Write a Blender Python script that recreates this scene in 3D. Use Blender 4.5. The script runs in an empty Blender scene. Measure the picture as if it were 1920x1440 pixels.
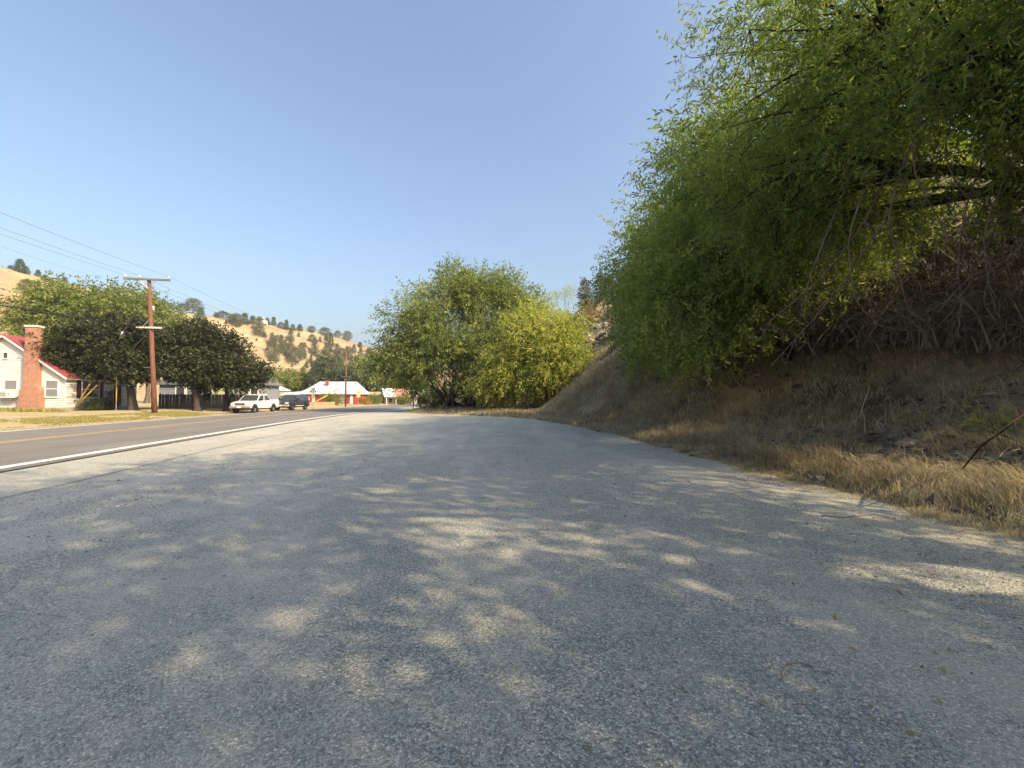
import bpy, math, random
import numpy as np
from mathutils import Vector, Matrix

R = math.radians
SC = bpy.context.scene
COL = SC.collection
rng = np.random.default_rng(7)
random.seed(7)

# ------------------------------------------------------------------ camera
FPX = 805.0                      # focal length in pixels of the 1920-wide photograph
EYE = 1.6
PITCH = R(1.78)
cam_data = bpy.data.cameras.new('camera')
cam_data.sensor_width = 36.0
cam_data.lens = FPX / 1920.0 * 36.0
cam_data.clip_start = 0.05
cam_data.clip_end = 6000.0
cam = bpy.data.objects.new('camera', cam_data)
COL.objects.link(cam)
cam.location = (0, 0, EYE)
cam.rotation_euler = (R(90) + PITCH, 0, 0)
SC.camera = cam

# ------------------------------------------------------------------ sky, sun, exposure
SUN_EL = R(37.0)
SUN_AZ = R(121.0)                # clockwise from +Y (view axis): to the right and a little behind
world = bpy.data.worlds.new('World')
SC.world = world
world.use_nodes = True
wn = world.node_tree.nodes
wl = world.node_tree.links
wn.clear()
sky = wn.new('ShaderNodeTexSky')
sky.sky_type = 'NISHITA'
sky.sun_disc = False
sky.sun_elevation = SUN_EL
sky.sun_rotation = SUN_AZ
sky.altitude = 300.0
sky.air_density = 1.3
sky.dust_density = 7.5
sky.ozone_density = 2.5
bg = wn.new('ShaderNodeBackground')
bg.inputs['Strength'].default_value = 0.15
wo = wn.new('ShaderNodeOutputWorld')
wl.new(sky.outputs[0], bg.inputs[0])
wl.new(bg.outputs[0], wo.inputs[0])

SUN_DIR = Vector((math.sin(SUN_AZ) * math.cos(SUN_EL), math.cos(SUN_AZ) * math.cos(SUN_EL), math.sin(SUN_EL)))
sun_data = bpy.data.lights.new('sun', 'SUN')
sun_data.energy = 4.3
sun_data.angle = R(0.6)
sun_data.color = (1.0, 0.765, 0.47)
sun = bpy.data.objects.new('sun', sun_data)
COL.objects.link(sun)
sun.location = SUN_DIR * 200
sun.rotation_euler = SUN_DIR.to_track_quat('Z', 'Y').to_euler()

SC.view_settings.view_transform = 'Standard'
SC.view_settings.look = 'None'
SC.view_settings.gamma = 1.0
SC.view_settings.exposure = 0.93
SC.view_settings.use_curve_mapping = False
SC.render.engine = 'CYCLES'
SC.cycles.max_bounces = 6
SC.cycles.diffuse_bounces = 3
SC.cycles.transmission_bounces = 4
SC.cycles.transparent_max_bounces = 6
SC.cycles.use_denoising = True

# ------------------------------------------------------------------ pixel helpers (real depth given)
_c, _s = math.cos(PITCH), math.sin(PITCH)


def ray(px, py):
    u = (px - 960.0) / FPX
    v = (720.0 - py) / FPX
    return Vector((u, _c - v * _s, _s + v * _c))


def P(px, py, Y):
    d = ray(px, py)
    return Vector((0, 0, EYE)) + d * (Y / d.y)


def G(px, py, z=0.0):
    d = ray(px, py)
    return Vector((0, 0, EYE)) + d * ((z - EYE) / d.z)


# ------------------------------------------------------------------ object helpers
def link(o):
    COL.objects.link(o)
    return o


def tag(o, label=None, cat=None, group=None, kind=None):
    if label: o['label'] = label
    if cat: o['category'] = cat
    if group: o['group'] = group
    if kind: o['kind'] = kind
    return o


def thing(name, label, cat, loc=(0, 0, 0), rz=0.0, group=None):
    o = link(bpy.data.objects.new(name, None))
    o.empty_display_size = 0.3
    o.location = loc
    o.rotation_euler = (0, 0, rz)
    return tag(o, label, cat, group)


def mesh_obj(name, me, mats=None, parent=None):
    o = bpy.data.objects.new(name, me)
    if mats is not None:
        for m in (mats if isinstance(mats, (list, tuple)) else [mats]):
            me.materials.append(m)
    link(o)
    if parent is not None:
        o.parent = parent
    return o


def copy_tree(o, parent=None):
    c = o.copy()
    COL.objects.link(c)
    if parent is not None:
        c.parent = parent
    for ch in list(o.children):
        copy_tree(ch, c)
    return c


def np_mesh(name, V, F, mat_idx=None, tint=None, smooth=False):
    """V (n,3), F (m,k) all faces of one size, or a list of such arrays"""
    Fs = [np.asarray(f, dtype=np.int32) for f in (F if isinstance(F, list) else [F]) if len(f)]
    me = bpy.data.meshes.new(name)
    V = np.ascontiguousarray(V, dtype=np.float32)
    me.vertices.add(len(V))
    me.vertices.foreach_set('co', V.ravel())
    tot = np.concatenate([np.full(len(f), f.shape[1], dtype=np.int32) for f in Fs])
    loops = np.concatenate([f.ravel() for f in Fs])
    starts = np.concatenate([[0], np.cumsum(tot)[:-1]]).astype(np.int32)
    me.loops.add(len(loops))
    me.loops.foreach_set('vertex_index', loops)
    me.polygons.add(len(tot))
    me.polygons.foreach_set('loop_start', starts)
    me.polygons.foreach_set('loop_total', tot)
    if mat_idx is not None:
        me.polygons.foreach_set('material_index', np.asarray(mat_idx, dtype=np.int32))
    me.polygons.foreach_set('use_smooth', np.full(len(tot), bool(smooth)))
    if tint is not None:
        at = me.attributes.new('tint', 'FLOAT', 'POINT')
        at.data.foreach_set('value', np.ascontiguousarray(tint, dtype=np.float32))
    me.update(calc_edges=True)
    return me


class MB:
    """collects simple solids into ONE mesh"""

    def __init__(self):
        self.v = []; self.f = []; self.m = []; self.cur = 0

    def add(self, vs, fs):
        n = len(self.v)
        self.v += [tuple(p) for p in vs]
        self.f += [tuple(i + n for i in q) for q in fs]
        self.m += [self.cur] * len(fs)
        return self

    def box(self, lo, hi, M=None, taper=None):
        x0, y0, z0 = lo; x1, y1, z1 = hi
        vs = [(x0, y0, z0), (x1, y0, z0), (x1, y1, z0), (x0, y1, z0), (x0, y0, z1), (x1, y0, z1), (x1, y1, z1), (x0, y1, z1)]
        if M is not None: vs = [M @ Vector(p) for p in vs]
        return self.add(vs, [(0, 3, 2, 1), (4, 5, 6, 7), (0, 1, 5, 4), (1, 2, 6, 5), (2, 3, 7, 6), (3, 0, 4, 7)])

    def quad(self, a, b, c, d):
        return self.add([a, b, c, d], [(0, 1, 2, 3)])

    def prism(self, poly, y0, y1):
        """polygon in x,z extruded along y"""
        n = len(poly)
        vs = [(x, y0, z) for x, z in poly] + [(x, y1, z) for x, z in poly]
        fs = [tuple(range(n)), tuple(range(2 * n - 1, n - 1, -1))]
        fs += [((i + 1) % n, i, i + n, (i + 1) % n + n) for i in range(n)]
        return self.add(vs, fs)

    def tube(self, pts, radii, n=8, caps=True):
        pts = [Vector(p) for p in pts]
        if not hasattr(radii, '__len__'): radii = [radii] * len(pts)
        vs = []
        ref = None
        for i, p in enumerate(pts):
            t = (pts[min(i + 1, len(pts) - 1)] - pts[max(i - 1, 0)])
            t = t.normalized() if t.length > 1e-9 else Vector((0, 0, 1))
            if ref is None:
                ref = Vector((1, 0, 0)) if abs(t.x) < 0.8 else Vector((0, 1, 0))
            a = (ref - t * ref.dot(t)).normalized()
            b = t.cross(a)
            ref = a
            for k in range(n):
                an = 2 * math.pi * k / n
                vs.append(p + (a * math.cos(an) + b * math.sin(an)) * radii[i])
        fs = []
        for i in range(len(pts) - 1):
            for k in range(n):
                k2 = (k + 1) % n
                fs.append((i * n + k, i * n + k2, (i + 1) * n + k2, (i + 1) * n + k))
        if caps:
            fs.append(tuple(range(n - 1, -1, -1)))
            fs.append(tuple(range((len(pts) - 1) * n, len(pts) * n)))
        return self.add(vs, fs)

    def cyl(self, p0, p1, r, n=12):
        return self.tube([p0, p1], [r, r], n)

    def build(self, name, mats, parent=None, smooth=False, bevel=0.0):
        me = bpy.data.meshes.new(name)
        me.from_pydata(self.v, [], self.f)
        if any(self.m):
            me.polygons.foreach_set('material_index', self.m)
        if smooth:
            me.polygons.foreach_set('use_smooth', [True] * len(self.f))
        me.update()
        o = mesh_obj(name, me, mats, parent)
        if bevel:
            b = o.modifiers.new('bevel', 'BEVEL'); b.width = bevel; b.segments = 2; b.limit_method = 'ANGLE'
        return o


# ------------------------------------------------------------------ noise
def _hash(ix, iy, seed):
    n = (ix.astype(np.int64) * 374761393 + iy.astype(np.int64) * 668265263 + seed * 1442695041) & 0xFFFFFFFF
    n = ((n ^ (n >> 13)) * 1274126177) & 0xFFFFFFFF
    return ((n ^ (n >> 16)) & 0xFFFFFF) / float(0xFFFFFF)


def noise2(x, y, seed=0):
    x = np.asarray(x, dtype=float); y = np.asarray(y, dtype=float)
    ix = np.floor(x); iy = np.floor(y)
    fx = x - ix; fy = y - iy
    fx = fx * fx * (3 - 2 * fx); fy = fy * fy * (3 - 2 * fy)
    ix = ix.astype(np.int64); iy = iy.astype(np.int64)
    a = _hash(ix, iy, seed); b = _hash(ix + 1, iy, seed); c = _hash(ix, iy + 1, seed); d = _hash(ix + 1, iy + 1, seed)
    return (a * (1 - fx) + b * fx) * (1 - fy) + (c * (1 - fx) + d * fx) * fy


def fbm(x, y, oct=4, seed=0):
    s = 0; a = 0.5; t = 0
    for i in range(oct):
        s = s + a * noise2(np.asarray(x) * 2 ** i, np.asarray(y) * 2 ** i, seed + i); t += a; a *= 0.5
    return s / t


def sstep(a, b, x):
    t = np.clip((np.asarray(x, dtype=float) - a) / (b - a), 0, 1)
    return t * t * (3 - 2 * t)


# ------------------------------------------------------------------ materials
def new_mat(name):
    m = bpy.data.materials.new(name)
    m.use_nodes = True
    nt = m.node_tree
    nt.nodes.clear()
    out = nt.nodes.new('ShaderNodeOutputMaterial')
    return m, nt, out


def N(nt, typ, **kw):
    n = nt.nodes.new(typ)
    for k, v in kw.items():
        if k in ('operation', 'blend_type', 'feature', 'data_type', 'noise_dimensions', 'attribute_name', 'musgrave_type', 'distance'):
            setattr(n, k, v)
        else:
            n.inputs[k.replace('_', ' ')].default_value = v
    return n


def L(nt, a, b):
    nt.links.new(a, b)


def coords(nt):
    g = nt.nodes.new('ShaderNodeNewGeometry')
    return g.outputs['Position']


def ocoords(nt):
    g = nt.nodes.new('ShaderNodeTexCoord')
    return g.outputs['Object']


def noise_n(nt, vec, scale, detail=4.0, rough=0.55, dist=0.0):
    n = nt.nodes.new('ShaderNodeTexNoise')
    n.inputs['Scale'].default_value = scale
    n.inputs['Detail'].default_value = detail
    n.inputs['Roughness'].default_value = rough
    n.inputs['Distortion'].default_value = dist
    L(nt, vec, n.inputs['Vector'])
    return n.outputs['Fac']


def ramp(nt, fac, stops):
    r = nt.nodes.new('ShaderNodeValToRGB')
    e = r.color_ramp.elements
    while len(e) < len(stops): e.new(0.5)
    for i, (p, c) in enumerate(stops):
        e[i].position = p
        e[i].color = (c[0], c[1], c[2], 1) if hasattr(c, '__len__') else (c, c, c, 1)
    L(nt, fac, r.inputs[0])
    return r.outputs[0]


def mix(nt, fac, a, b, typ='MIX'):
    m = nt.nodes.new('ShaderNodeMix')
    m.data_type = 'RGBA'; m.blend_type = typ
    for sock, val in ((m.inputs[0], fac), (m.inputs[6], a), (m.inputs[7], b)):
        if isinstance(val, (int, float)): sock.default_value = val
        elif isinstance(val, (tuple, list)): sock.default_value = (val[0], val[1], val[2], 1)
        else: L(nt, val, sock)
    return m.outputs[2]


def math_n(nt, op, a, b=None):
    m = nt.nodes.new('ShaderNodeMath'); m.operation = op
    for s, v in ((m.inputs[0], a), (m.inputs[1], b)):
        if v is None: continue
        if isinstance(v, (int, float)): s.default_value = v
        else: L(nt, v, s)
    return m.outputs[0]


def bump_n(nt, h, strength, dist, prev=None):
    b = nt.nodes.new('ShaderNodeBump')
    b.inputs['Strength'].default_value = strength
    b.inputs['Distance'].default_value = dist
    L(nt, h, b.inputs['Height'])
    if prev is not None: L(nt, prev, b.inputs['Normal'])
    return b.outputs[0]


def princ(nt, out, col, rough=0.8, normal=None, metal=0.0, spec=0.3):
    p = nt.nodes.new('ShaderNodeBsdfPrincipled')
    if isinstance(col, (tuple, list)): p.inputs['Base Color'].default_value = (col[0], col[1], col[2], 1)
    else: L(nt, col, p.inputs['Base Color'])
    if isinstance(rough, (int, float)): p.inputs['Roughness'].default_value = rough
    else: L(nt, rough, p.inputs['Roughness'])
    p.inputs['Metallic'].default_value = metal
    p.inputs['Specular IOR Level'].default_value = spec
    if normal is not None: L(nt, normal, p.inputs['Normal'])
    if out is not None: L(nt, p.outputs[0], out.inputs[0])
    return p


def simple_mat(name, col, rough=0.7, var=0.12, scale=6.0, metal=0.0, spec=0.3, bump=0.0, bscale=40.0):
    """one colour with grain and uneven wear"""
    m, nt, out = new_mat(name)
    v = ocoords(nt)
    n1 = noise_n(nt, v, scale, 5.0, 0.6)
    lo = tuple(c * (1 - var) for c in col); hi = tuple(min(1, c * (1 + var)) for c in col)
    c = ramp(nt, n1, [(0.3, lo), (0.7, hi)])
    nrm = None
    if bump:
        nrm = bump_n(nt, noise_n(nt, v, bscale, 4.0), bump, 0.02)
    princ(nt, out, c, rough, nrm, metal, spec)
    return m


def leaf_mat(name, cols, trans=0.35, tcol=None, rough=0.55):
    """leaf colour picked by the per-leaf attribute 'tint'; some light passes through"""
    m, nt, out = new_mat(name)
    a = nt.nodes.new('ShaderNodeAttribute'); a.attribute_name = 'tint'
    n = len(cols)
    c = ramp(nt, a.outputs['Fac'], [(i / (n - 1), cols[i]) for i in range(n)])
    p = princ(nt, None, c, rough, None, 0.0, 0.25)
    t = nt.nodes.new('ShaderNodeBsdfTranslucent')
    tc = mix(nt, 1.0, c, tcol or (1.3, 1.32, 0.55), 'MULTIPLY')
    L(nt, tc, t.inputs[0])
    ms = nt.nodes.new('ShaderNodeMixShader')
    ms.inputs[0].default_value = trans
    L(nt, p.outputs[0], ms.inputs[1]); L(nt, t.outputs[0], ms.inputs[2])
    L(nt, ms.outputs[0], out.inputs[0])
    return m

# ================================================================== LARGE STRUCTURE
# road frame: D along the road (away), NL to its far (left) side
D2 = np.array([-0.170, 0.985]); NL = np.array([-0.985, -0.170])
ROAD_RZ = math.atan2(0.170, 0.985)          # rotation that turns +Y into D2


def road_shift(a):
    return np.maximum(0.0, np.asarray(a, dtype=float) - 20.0) ** 2 / 520.0


def road_pt(a, b, z=0.0):
    bb = b - road_shift(a)
    return Vector((D2[0] * a + NL[0] * bb, D2[1] * a + NL[1] * bb, z))


def road_heading(a):
    p, q = road_pt(a - 0.5, 15), road_pt(a + 0.5, 15)
    return math.atan2(-(q.x - p.x), q.y - p.y)    # rz turning +Y into the road direction


B_NEAR, B_MID, B_FAR = 9.6, 14.9, 19.6
_at = np.linspace(-80, 260, 700)
_edge = np.array([road_pt(a, B_NEAR - 0.45)[:2] for a in _at])
_fedge = np.array([road_pt(a, B_FAR + 0.5)[:2] for a in _at])


def road_edge_x(y):
    return np.interp(y, _edge[:, 1], _edge[:, 0])


def road_far_x(y):
    return np.interp(y, _fedge[:, 1], _fedge[:, 0])


# lot boundary on the right and foot of the bank, as x over y
_FY = [-60, -30, 0, 5, 6, 8, 12, 16, 23, 32, 35, 38.5, 43, 46, 50, 57, 70, 90, 120, 200]
_FX = [6.5, 6.4, 6.2, 5.9, 5.5, 5.2, 5.0, 4.8, 3.8, 1.6, -0.6, -4.2, -10.2, -11.6, -12.2, -12.4, -12, -11, -3, 30]
_HY = [-60, -30, 0, 6, 10, 16, 24, 32, 38, 44, 50, 58, 66, 80, 100, 130, 200]
_HX = [9.0, 8.7, 8.2, 7.7, 7.2, 6.1, 4.3, 2.5, 2.0, 1.2, -1.0, -4.5, -6.5, -6.5, -1, 12, 48]


def lot_x(y):
    return np.interp(y, _FY, _FX)


def bank_h(x, y):
    """height of the right-hand bank and its verge"""
    x = np.asarray(x, dtype=float); y = np.asarray(y, dtype=float)
    edge = fbm(x * 0.9, y * 0.9, 4, 11) - 0.5
    slope = (np.interp(y + 0.5, _FY, _FX) - np.interp(y - 0.5, _FY, _FX))
    s = (x - np.interp(y, _FY, _FX)) / np.sqrt(1 + slope ** 2) + edge * 0.9
    verge = -0.07 + 0.12 * sstep(-0.35, 0.35, s) + 0.16 * sstep(0.2, 2.2, s) + 0.25 * sstep(2, 9, s) * sstep(28, 44, y)
    t = x - np.interp(y, _HY, _HX) + (fbm(x * 0.12, y * 0.12, 3, 21) - 0.5) * 2.0
    k = 0.74 + 0.22 * sstep(16, 27, y) + 0.14 * sstep(40, 60, y)
    tt = np.maximum(t, 0)
    r0 = 3.0 - 1.8 * sstep(16, 26, y)
    h = np.where(tt < r0, 0.5 * tt * tt / r0 * k, k * (tt - r0 / 2))
    top = 15.5 + 2.5 * (fbm(x * 0.05, y * 0.05, 3, 31) - 0.5) * 2
    top = top * (1 - 0.9 * sstep(85, 130, y))
    h = top * (1 - np.exp(-(h / top) - 0.35 * (h / top) ** 2 - 0.4 * (h / top) ** 3)) + 0.06 * tt * sstep(10, 20, tt)
    rough = (fbm(x * 0.7, y * 0.7, 5, 41) - 0.5) * 0.9 * sstep(0.5, 5, tt) + (fbm(x * 2.3, y * 2.3, 3, 51) - 0.5) * 0.14 * sstep(0, 1, s)
    crag = np.maximum(0, fbm(x * 0.25, y * 0.25, 4, 61) - 0.52) * 5.0 * sstep(3, 8, tt) * sstep(25, 42, y)
    return verge + h + rough + crag


def ray_bank(px, py, y0=4.0, y1=120.0, n=900):
    d = ray(px, py)
    Y = np.linspace(y0, y1, n)
    k = Y / d.y
    X = d.x * k; Z = EYE + d.z * k
    H = bank_h(X, Y)
    i = np.argmax(Z <= H)
    if Z[i] > H[i]: i = n - 1
    return Vector((X[i], Y[i], H[i]))


# left side: verge, yard and the long golden hill
_RP = np.array([[-205, -80], [-196, 30], [-181, 150], [-172, 220], [-130, 290], [-107, 330], [-70, 392], [-10, 450], [70, 480]], float)
_RZ = np.array([50, 50, 49.0, 47.5, 47.5, 39.5, 30, 24, 18], float)
_RW = np.array([80, 78, 75, 78, 82, 85, 85, 80, 80], float)


def hill_h(x, y):
    x = np.asarray(x, dtype=float); y = np.asarray(y, dtype=float)
    best = np.full(x.shape, 1e9); hz = np.zeros(x.shape); w = np.zeros(x.shape); side = np.zeros(x.shape)
    for i in range(len(_RP) - 1):
        a, b = _RP[i], _RP[i + 1]
        e = b - a; l2 = (e ** 2).sum()
        t = np.clip(((x - a[0]) * e[0] + (y - a[1]) * e[1]) / l2, 0, 1)
        dx = x - (a[0] + t * e[0]); dy = y - (a[1] + t * e[1])
        d = np.hypot(dx, dy)
        m = d < best
        best = np.where(m, d, best)
        hz = np.where(m, _RZ[i] + t * (_RZ[i + 1] - _RZ[i]), hz)
        w = np.where(m, _RW[i] + t * (_RW[i + 1] - _RW[i]), w)
        side = np.where(m, np.sign(e[0] * dy - e[1] * dx), side)
    near = side < 0
    warp = (fbm(x * 0.014, y * 0.014, 3, 71) - 0.5) * 26
    q = np.clip((best + warp * sstep(0, 25, best)) / w, 0, 1.6)
    prof = np.where(q < 0.12, 1 - 1.6 * q * q, 0)
    prof = np.where(q >= 0.12, 0.977 - 1.12 * (q - 0.12), prof)
    tail = 0.10 * np.exp(-(np.maximum(q - 0.78, 0)) * 4)
    prof = np.maximum(prof, 0) + np.where(prof < 0.10, 0, 0)
    h = np.where(near, hz * np.maximum(prof, tail * (q < 1.6)) , hz * (1 - 0.10 * sstep(0, 80, best)))
    gul = np.abs(fbm(x * 0.03, y * 0.03, 4, 81) - 0.5) * 2
    h = h - (1 - gul) ** 6 * 4.0 * sstep(0.06, 0.3, q) * near
    h = h + (fbm(x * 0.09, y * 0.09, 4, 91) - 0.5) * 3.0 * sstep(2, 10, h)
    return h


def yard_h(x, y):
    """ground on the far side of the road: verge, yards, then the hill"""
    x = np.asarray(x, dtype=float); y = np.asarray(y, dtype=float)
    s = (road_far_x(y) - x)
    v = -0.05 + 0.05 * sstep(-0.3, 0.3, s) + 0.42 * sstep(1.5, 9, s) + (fbm(x * 0.5, y * 0.5, 3, 101) - 0.5) * 0.08 * sstep(0, 2, s)
    v = v + 0.6 * sstep(20, 90, s)
    return np.maximum(v, hill_h(x, y) - 2.2)


def ray_left(px, py, y0=15.0, y1=480.0, n=2400):
    d = ray(px, py)
    Y = np.linspace(y0, y1, n); k = Y / d.y
    X = d.x * k; Z = EYE + d.z * k
    H = yard_h(X, Y)
    hit = Z <= H
    i = int(np.argmax(hit)) if hit.any() else int(np.argmin(np.abs(Z - H) / Y))
    return Vector((X[i], Y[i], H[i]))


def grid_mesh(name, xs, ys, hf, smooth=True):
    X, Y = np.meshgrid(xs, ys)
    Z = hf(X, Y)
    V = np.stack([X, Y, Z], -1).reshape(-1, 3)
    nx, ny = len(xs), len(ys)
    i = np.arange(nx - 1)[None, :] + np.arange(ny - 1)[:, None] * nx
    F = np.stack([i, i + 1, i + nx + 1, i + nx], -1).reshape(-1, 4)
    return np_mesh(name, V, F, smooth=smooth)


# ---- ground materials
def mat_gravel():
    m, nt, out = new_mat('gravel')
    v = coords(nt)
    vo = nt.nodes.new('ShaderNodeTexVoronoi'); vo.inputs['Scale'].default_value = 80.0; L(nt, v, vo.inputs['Vector'])
    vo2 = nt.nodes.new('ShaderNodeTexVoronoi'); vo2.inputs['Scale'].default_value = 38.0; L(nt, v, vo2.inputs['Vector'])
    vd = nt.nodes.new('ShaderNodeTexVoronoi'); vd.feature = 'DISTANCE_TO_EDGE'; vd.inputs['Scale'].default_value = 80.0; L(nt, v, vd.inputs['Vector'])
    sep = nt.nodes.new('ShaderNodeSeparateColor'); L(nt, vo.outputs['Color'], sep.inputs[0])
    stone = ramp(nt, sep.outputs[0], [(0.0, (0.205, 0.22, 0.205)), (0.35, (0.365, 0.388, 0.358)), (0.75, (0.485, 0.505, 0.458)), (0.94, (0.62, 0.615, 0.55)), (1.0, (0.8, 0.78, 0.71))])
    gap = ramp(nt, vd.outputs['Distance'], [(0.0, 0.45), (0.16, 1.0)])
    stone = mix(nt, 1.0, stone, gap, 'MULTIPLY')
    # fine packed dust, with a shape of its own: tracks along the road and worn patches
    mp = nt.nodes.new('ShaderNodeMapping'); mp.inputs['Rotation'].default_value = (0, 0, -ROAD_RZ); mp.inputs['Scale'].default_value = (1.0, 0.28, 1.0); L(nt, v, mp.inputs['Vector'])
    tr = noise_n(nt, mp.outputs[0], 0.62, 5.0, 0.6, 0.6)
    pt = noise_n(nt, v, 1.7, 6.0, 0.65)
    both = math_n(nt, 'ADD', math_n(nt, 'MULTIPLY', tr, 0.62), math_n(nt, 'MULTIPLY', pt, 0.38))
    dustf = ramp(nt, both, [(0.45, 0.0), (0.64, 0.62)])
    grit = noise_n(nt, v, 190.0, 3.0, 0.7)
    dust = ramp(nt, grit, [(0.25, (0.41, 0.395, 0.34)), (0.75, (0.55, 0.52, 0.44))])
    sepp = nt.nodes.new('ShaderNodeSeparateXYZ'); L(nt, v, sepp.inputs[0])
    # oiled, smoother apron beside the carriageway
    bb = math_n(nt, 'ADD', math_n(nt, 'MULTIPLY', sepp.outputs[0], -0.985), math_n(nt, 'MULTIPLY', sepp.outputs[1], -0.17))
    bbn = math_n(nt, 'ADD', bb, math_n(nt, 'MULTIPLY', noise_n(nt, v, 0.8, 4.0), 0.9))
    apron = ramp(nt, math_n(nt, 'MULTIPLY', bbn, 0.1), [(0.66, 0.0), (0.80, 0.25)])
    dustf2 = math_n(nt, 'MAXIMUM', dustf, apron)
    c = mix(nt, dustf2, stone, dust)
    big = noise_n(nt, v, 0.33, 3.0, 0.5)
    c = mix(nt, 1.0, c, ramp(nt, big, [(0.3, 0.93), (0.7, 1.06)]), 'MULTIPLY')
    # height: stones where there is no dust
    inv = math_n(nt, 'SUBTRACT', 1.0, math_n(nt, 'MULTIPLY', dustf2, 0.8))
    h1 = math_n(nt, 'MULTIPLY', math_n(nt, 'SUBTRACT', 1.0, vo.outputs['Distance']), inv)
    h2 = math_n(nt, 'MULTIPLY', math_n(nt, 'SUBTRACT', 1.0, vo2.outputs['Distance']), inv)
    b1 = bump_n(nt, h2, 0.55, 0.02)
    b2 = bump_n(nt, h1, 0.8, 0.012, b1)
    b3 = bump_n(nt, grit, 0.35, 0.004, b2)
    princ(nt, out, c, 0.9, b3, 0, 0.2)
    return m


def mat_asphalt():
    m, nt, out = new_mat('asphalt')
    v = coords(nt)
    ag = noise_n(nt, v, 130.0, 3.0, 0.7)
    c = ramp(nt, ag, [(0.3, (0.11, 0.105, 0.10)), (0.6, (0.18, 0.17, 0.16)), (0.8, (0.27, 0.255, 0.235))])
    mp = nt.nodes.new('ShaderNodeMapping'); mp.inputs['Rotation'].default_value = (0, 0, -ROAD_RZ); mp.inputs['Scale'].default_value = (1.0, 0.03, 1.0); L(nt, v, mp.inputs['Vector'])
    st = noise_n(nt, mp.outputs[0], 1.3, 4.0, 0.55)
    c = mix(nt, 1.0, c, ramp(nt, st, [(0.3, 0.85), (0.7, 1.15)]), 'MULTIPLY')
    pa = noise_n(nt, v, 0.5, 5.0, 0.6)
    c = mix(nt, 1.0, c, ramp(nt, pa, [(0.35, 0.9), (0.65, 1.08)]), 'MULTIPLY')
    princ(nt, out, c, 0.82, bump_n(nt, ag, 0.4, 0.006), 0, 0.35)
    return m


def mat_paint(name, col):
    m, nt, out = new_mat(name)
    v = coords(nt)
    w = noise_n(nt, v, 9.0, 8.0, 0.75)
    c = ramp(nt, w, [(0.36, tuple(x * 0.35 for x in col)), (0.47, tuple(x * 0.85 for x in col)), (0.7, col)])
    princ(nt, out, c, 0.6, None, 0, 0.3)
    return m


def mat_bank():
    m, nt, out = new_mat('bank_soil')
    v = coords(nt)
    n1 = noise_n(nt, v, 0.55, 6.0, 0.62)
    n2 = noise_n(nt, v, 4.5, 6.0, 0.7)
    n3 = noise_n(nt, v, 28.0, 4.0, 0.7)
    grass = ramp(nt, n2, [(0.25, (0.15, 0.125, 0.085)), (0.5, (0.29, 0.24, 0.16)), (0.75, (0.43, 0.36, 0.245))])
    soil = ramp(nt, n3, [(0.3, (0.05, 0.042, 0.034)), (0.6, (0.115, 0.095, 0.072)), (0.85, (0.2, 0.18, 0.15))])
    c = mix(nt, ramp(nt, n1, [(0.47, 0.0), (0.62, 1.0)]), grass, soil)
    g = nt.nodes.new('ShaderNodeNewGeometry')
    sp = nt.nodes.new('ShaderNodeSeparateXYZ'); L(nt, g.outputs['True Normal'], sp.inputs[0])
    rockf = ramp(nt, sp.outputs[2], [(0.45, 1.0), (0.62, 0.0)])
    rock = ramp(nt, n2, [(0.3, (0.06, 0.052, 0.046)), (0.55, (0.13, 0.115, 0.10)), (0.8, (0.26, 0.235, 0.2))])
    c = mix(nt, rockf, c, rock)
    b = bump_n(nt, n2, 0.9, 0.12); b = bump_n(nt, n3, 0.7, 0.03, b)
    princ(nt, out, c, 0.95, b, 0, 0.1)
    return m


def mat_hill():
    m, nt, out = new_mat('hill_dry_grass')
    v = coords(nt)
    mp = nt.nodes.new('ShaderNodeMapping'); mp.inputs['Scale'].default_value = (1, 1, 3.2); L(nt, v, mp.inputs['Vector'])
    n1 = noise_n(nt, mp.outputs[0], 0.028, 6.0, 0.6, 0.8)
    n2 = noise_n(nt, v, 0.33, 6.0, 0.72)
    n3 = noise_n(nt, v, 1.7, 4.0, 0.7)
    gold = ramp(nt, n2, [(0.25, (0.19, 0.145, 0.09)), (0.5, (0.30, 0.235, 0.145)), (0.75, (0.40, 0.325, 0.205))])
    soil = ramp(nt, n3, [(0.3, (0.19, 0.125, 0.08)), (0.7, (0.32, 0.22, 0.145))])
    c = mix(nt, ramp(nt, n1, [(0.47, 0.0), (0.6, 0.85)]), gold, soil)
    tuft = ramp(nt, n3, [(0.66, 0.0), (0.74, 0.7)])
    c = mix(nt, tuft, c, (0.15, 0.105, 0.055))
    b = bump_n(nt, n2, 0.8, 0.9); b = bump_n(nt, n3, 0.6, 0.25, b)
    princ(nt, out, c, 0.95, b, 0, 0.05)
    return m


def mat_verge():
    m, nt, out = new_mat('verge')
    v = coords(nt)
    n1 = noise_n(nt, v, 0.4, 5.0, 0.6)
    n2 = noise_n(nt, v, 7.0, 6.0, 0.7)
    tan = ramp(nt, n2, [(0.3, (0.26, 0.215, 0.145)), (0.7, (0.42, 0.36, 0.25))])
    straw = ramp(nt, n2, [(0.3, (0.22, 0.185, 0.075)), (0.7, (0.40, 0.33, 0.15))])
    c = mix(nt, ramp(nt, n1, [(0.42, 0.0), (0.6, 1.0)]), tan, straw)
    princ(nt, out, c, 0.95, bump_n(nt, n2, 0.6, 0.05), 0, 0.1)
    return m


M_gravel, M_asphalt, M_bank, M_hill, M_verge = mat_gravel(), mat_asphalt(), mat_bank(), mat_hill(), mat_verge()
M_white_line = mat_paint('white_line_paint', (0.78, 0.77, 0.73))
M_yellow_line = mat_paint('yellow_line_paint', (0.52, 0.37, 0.13))

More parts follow.
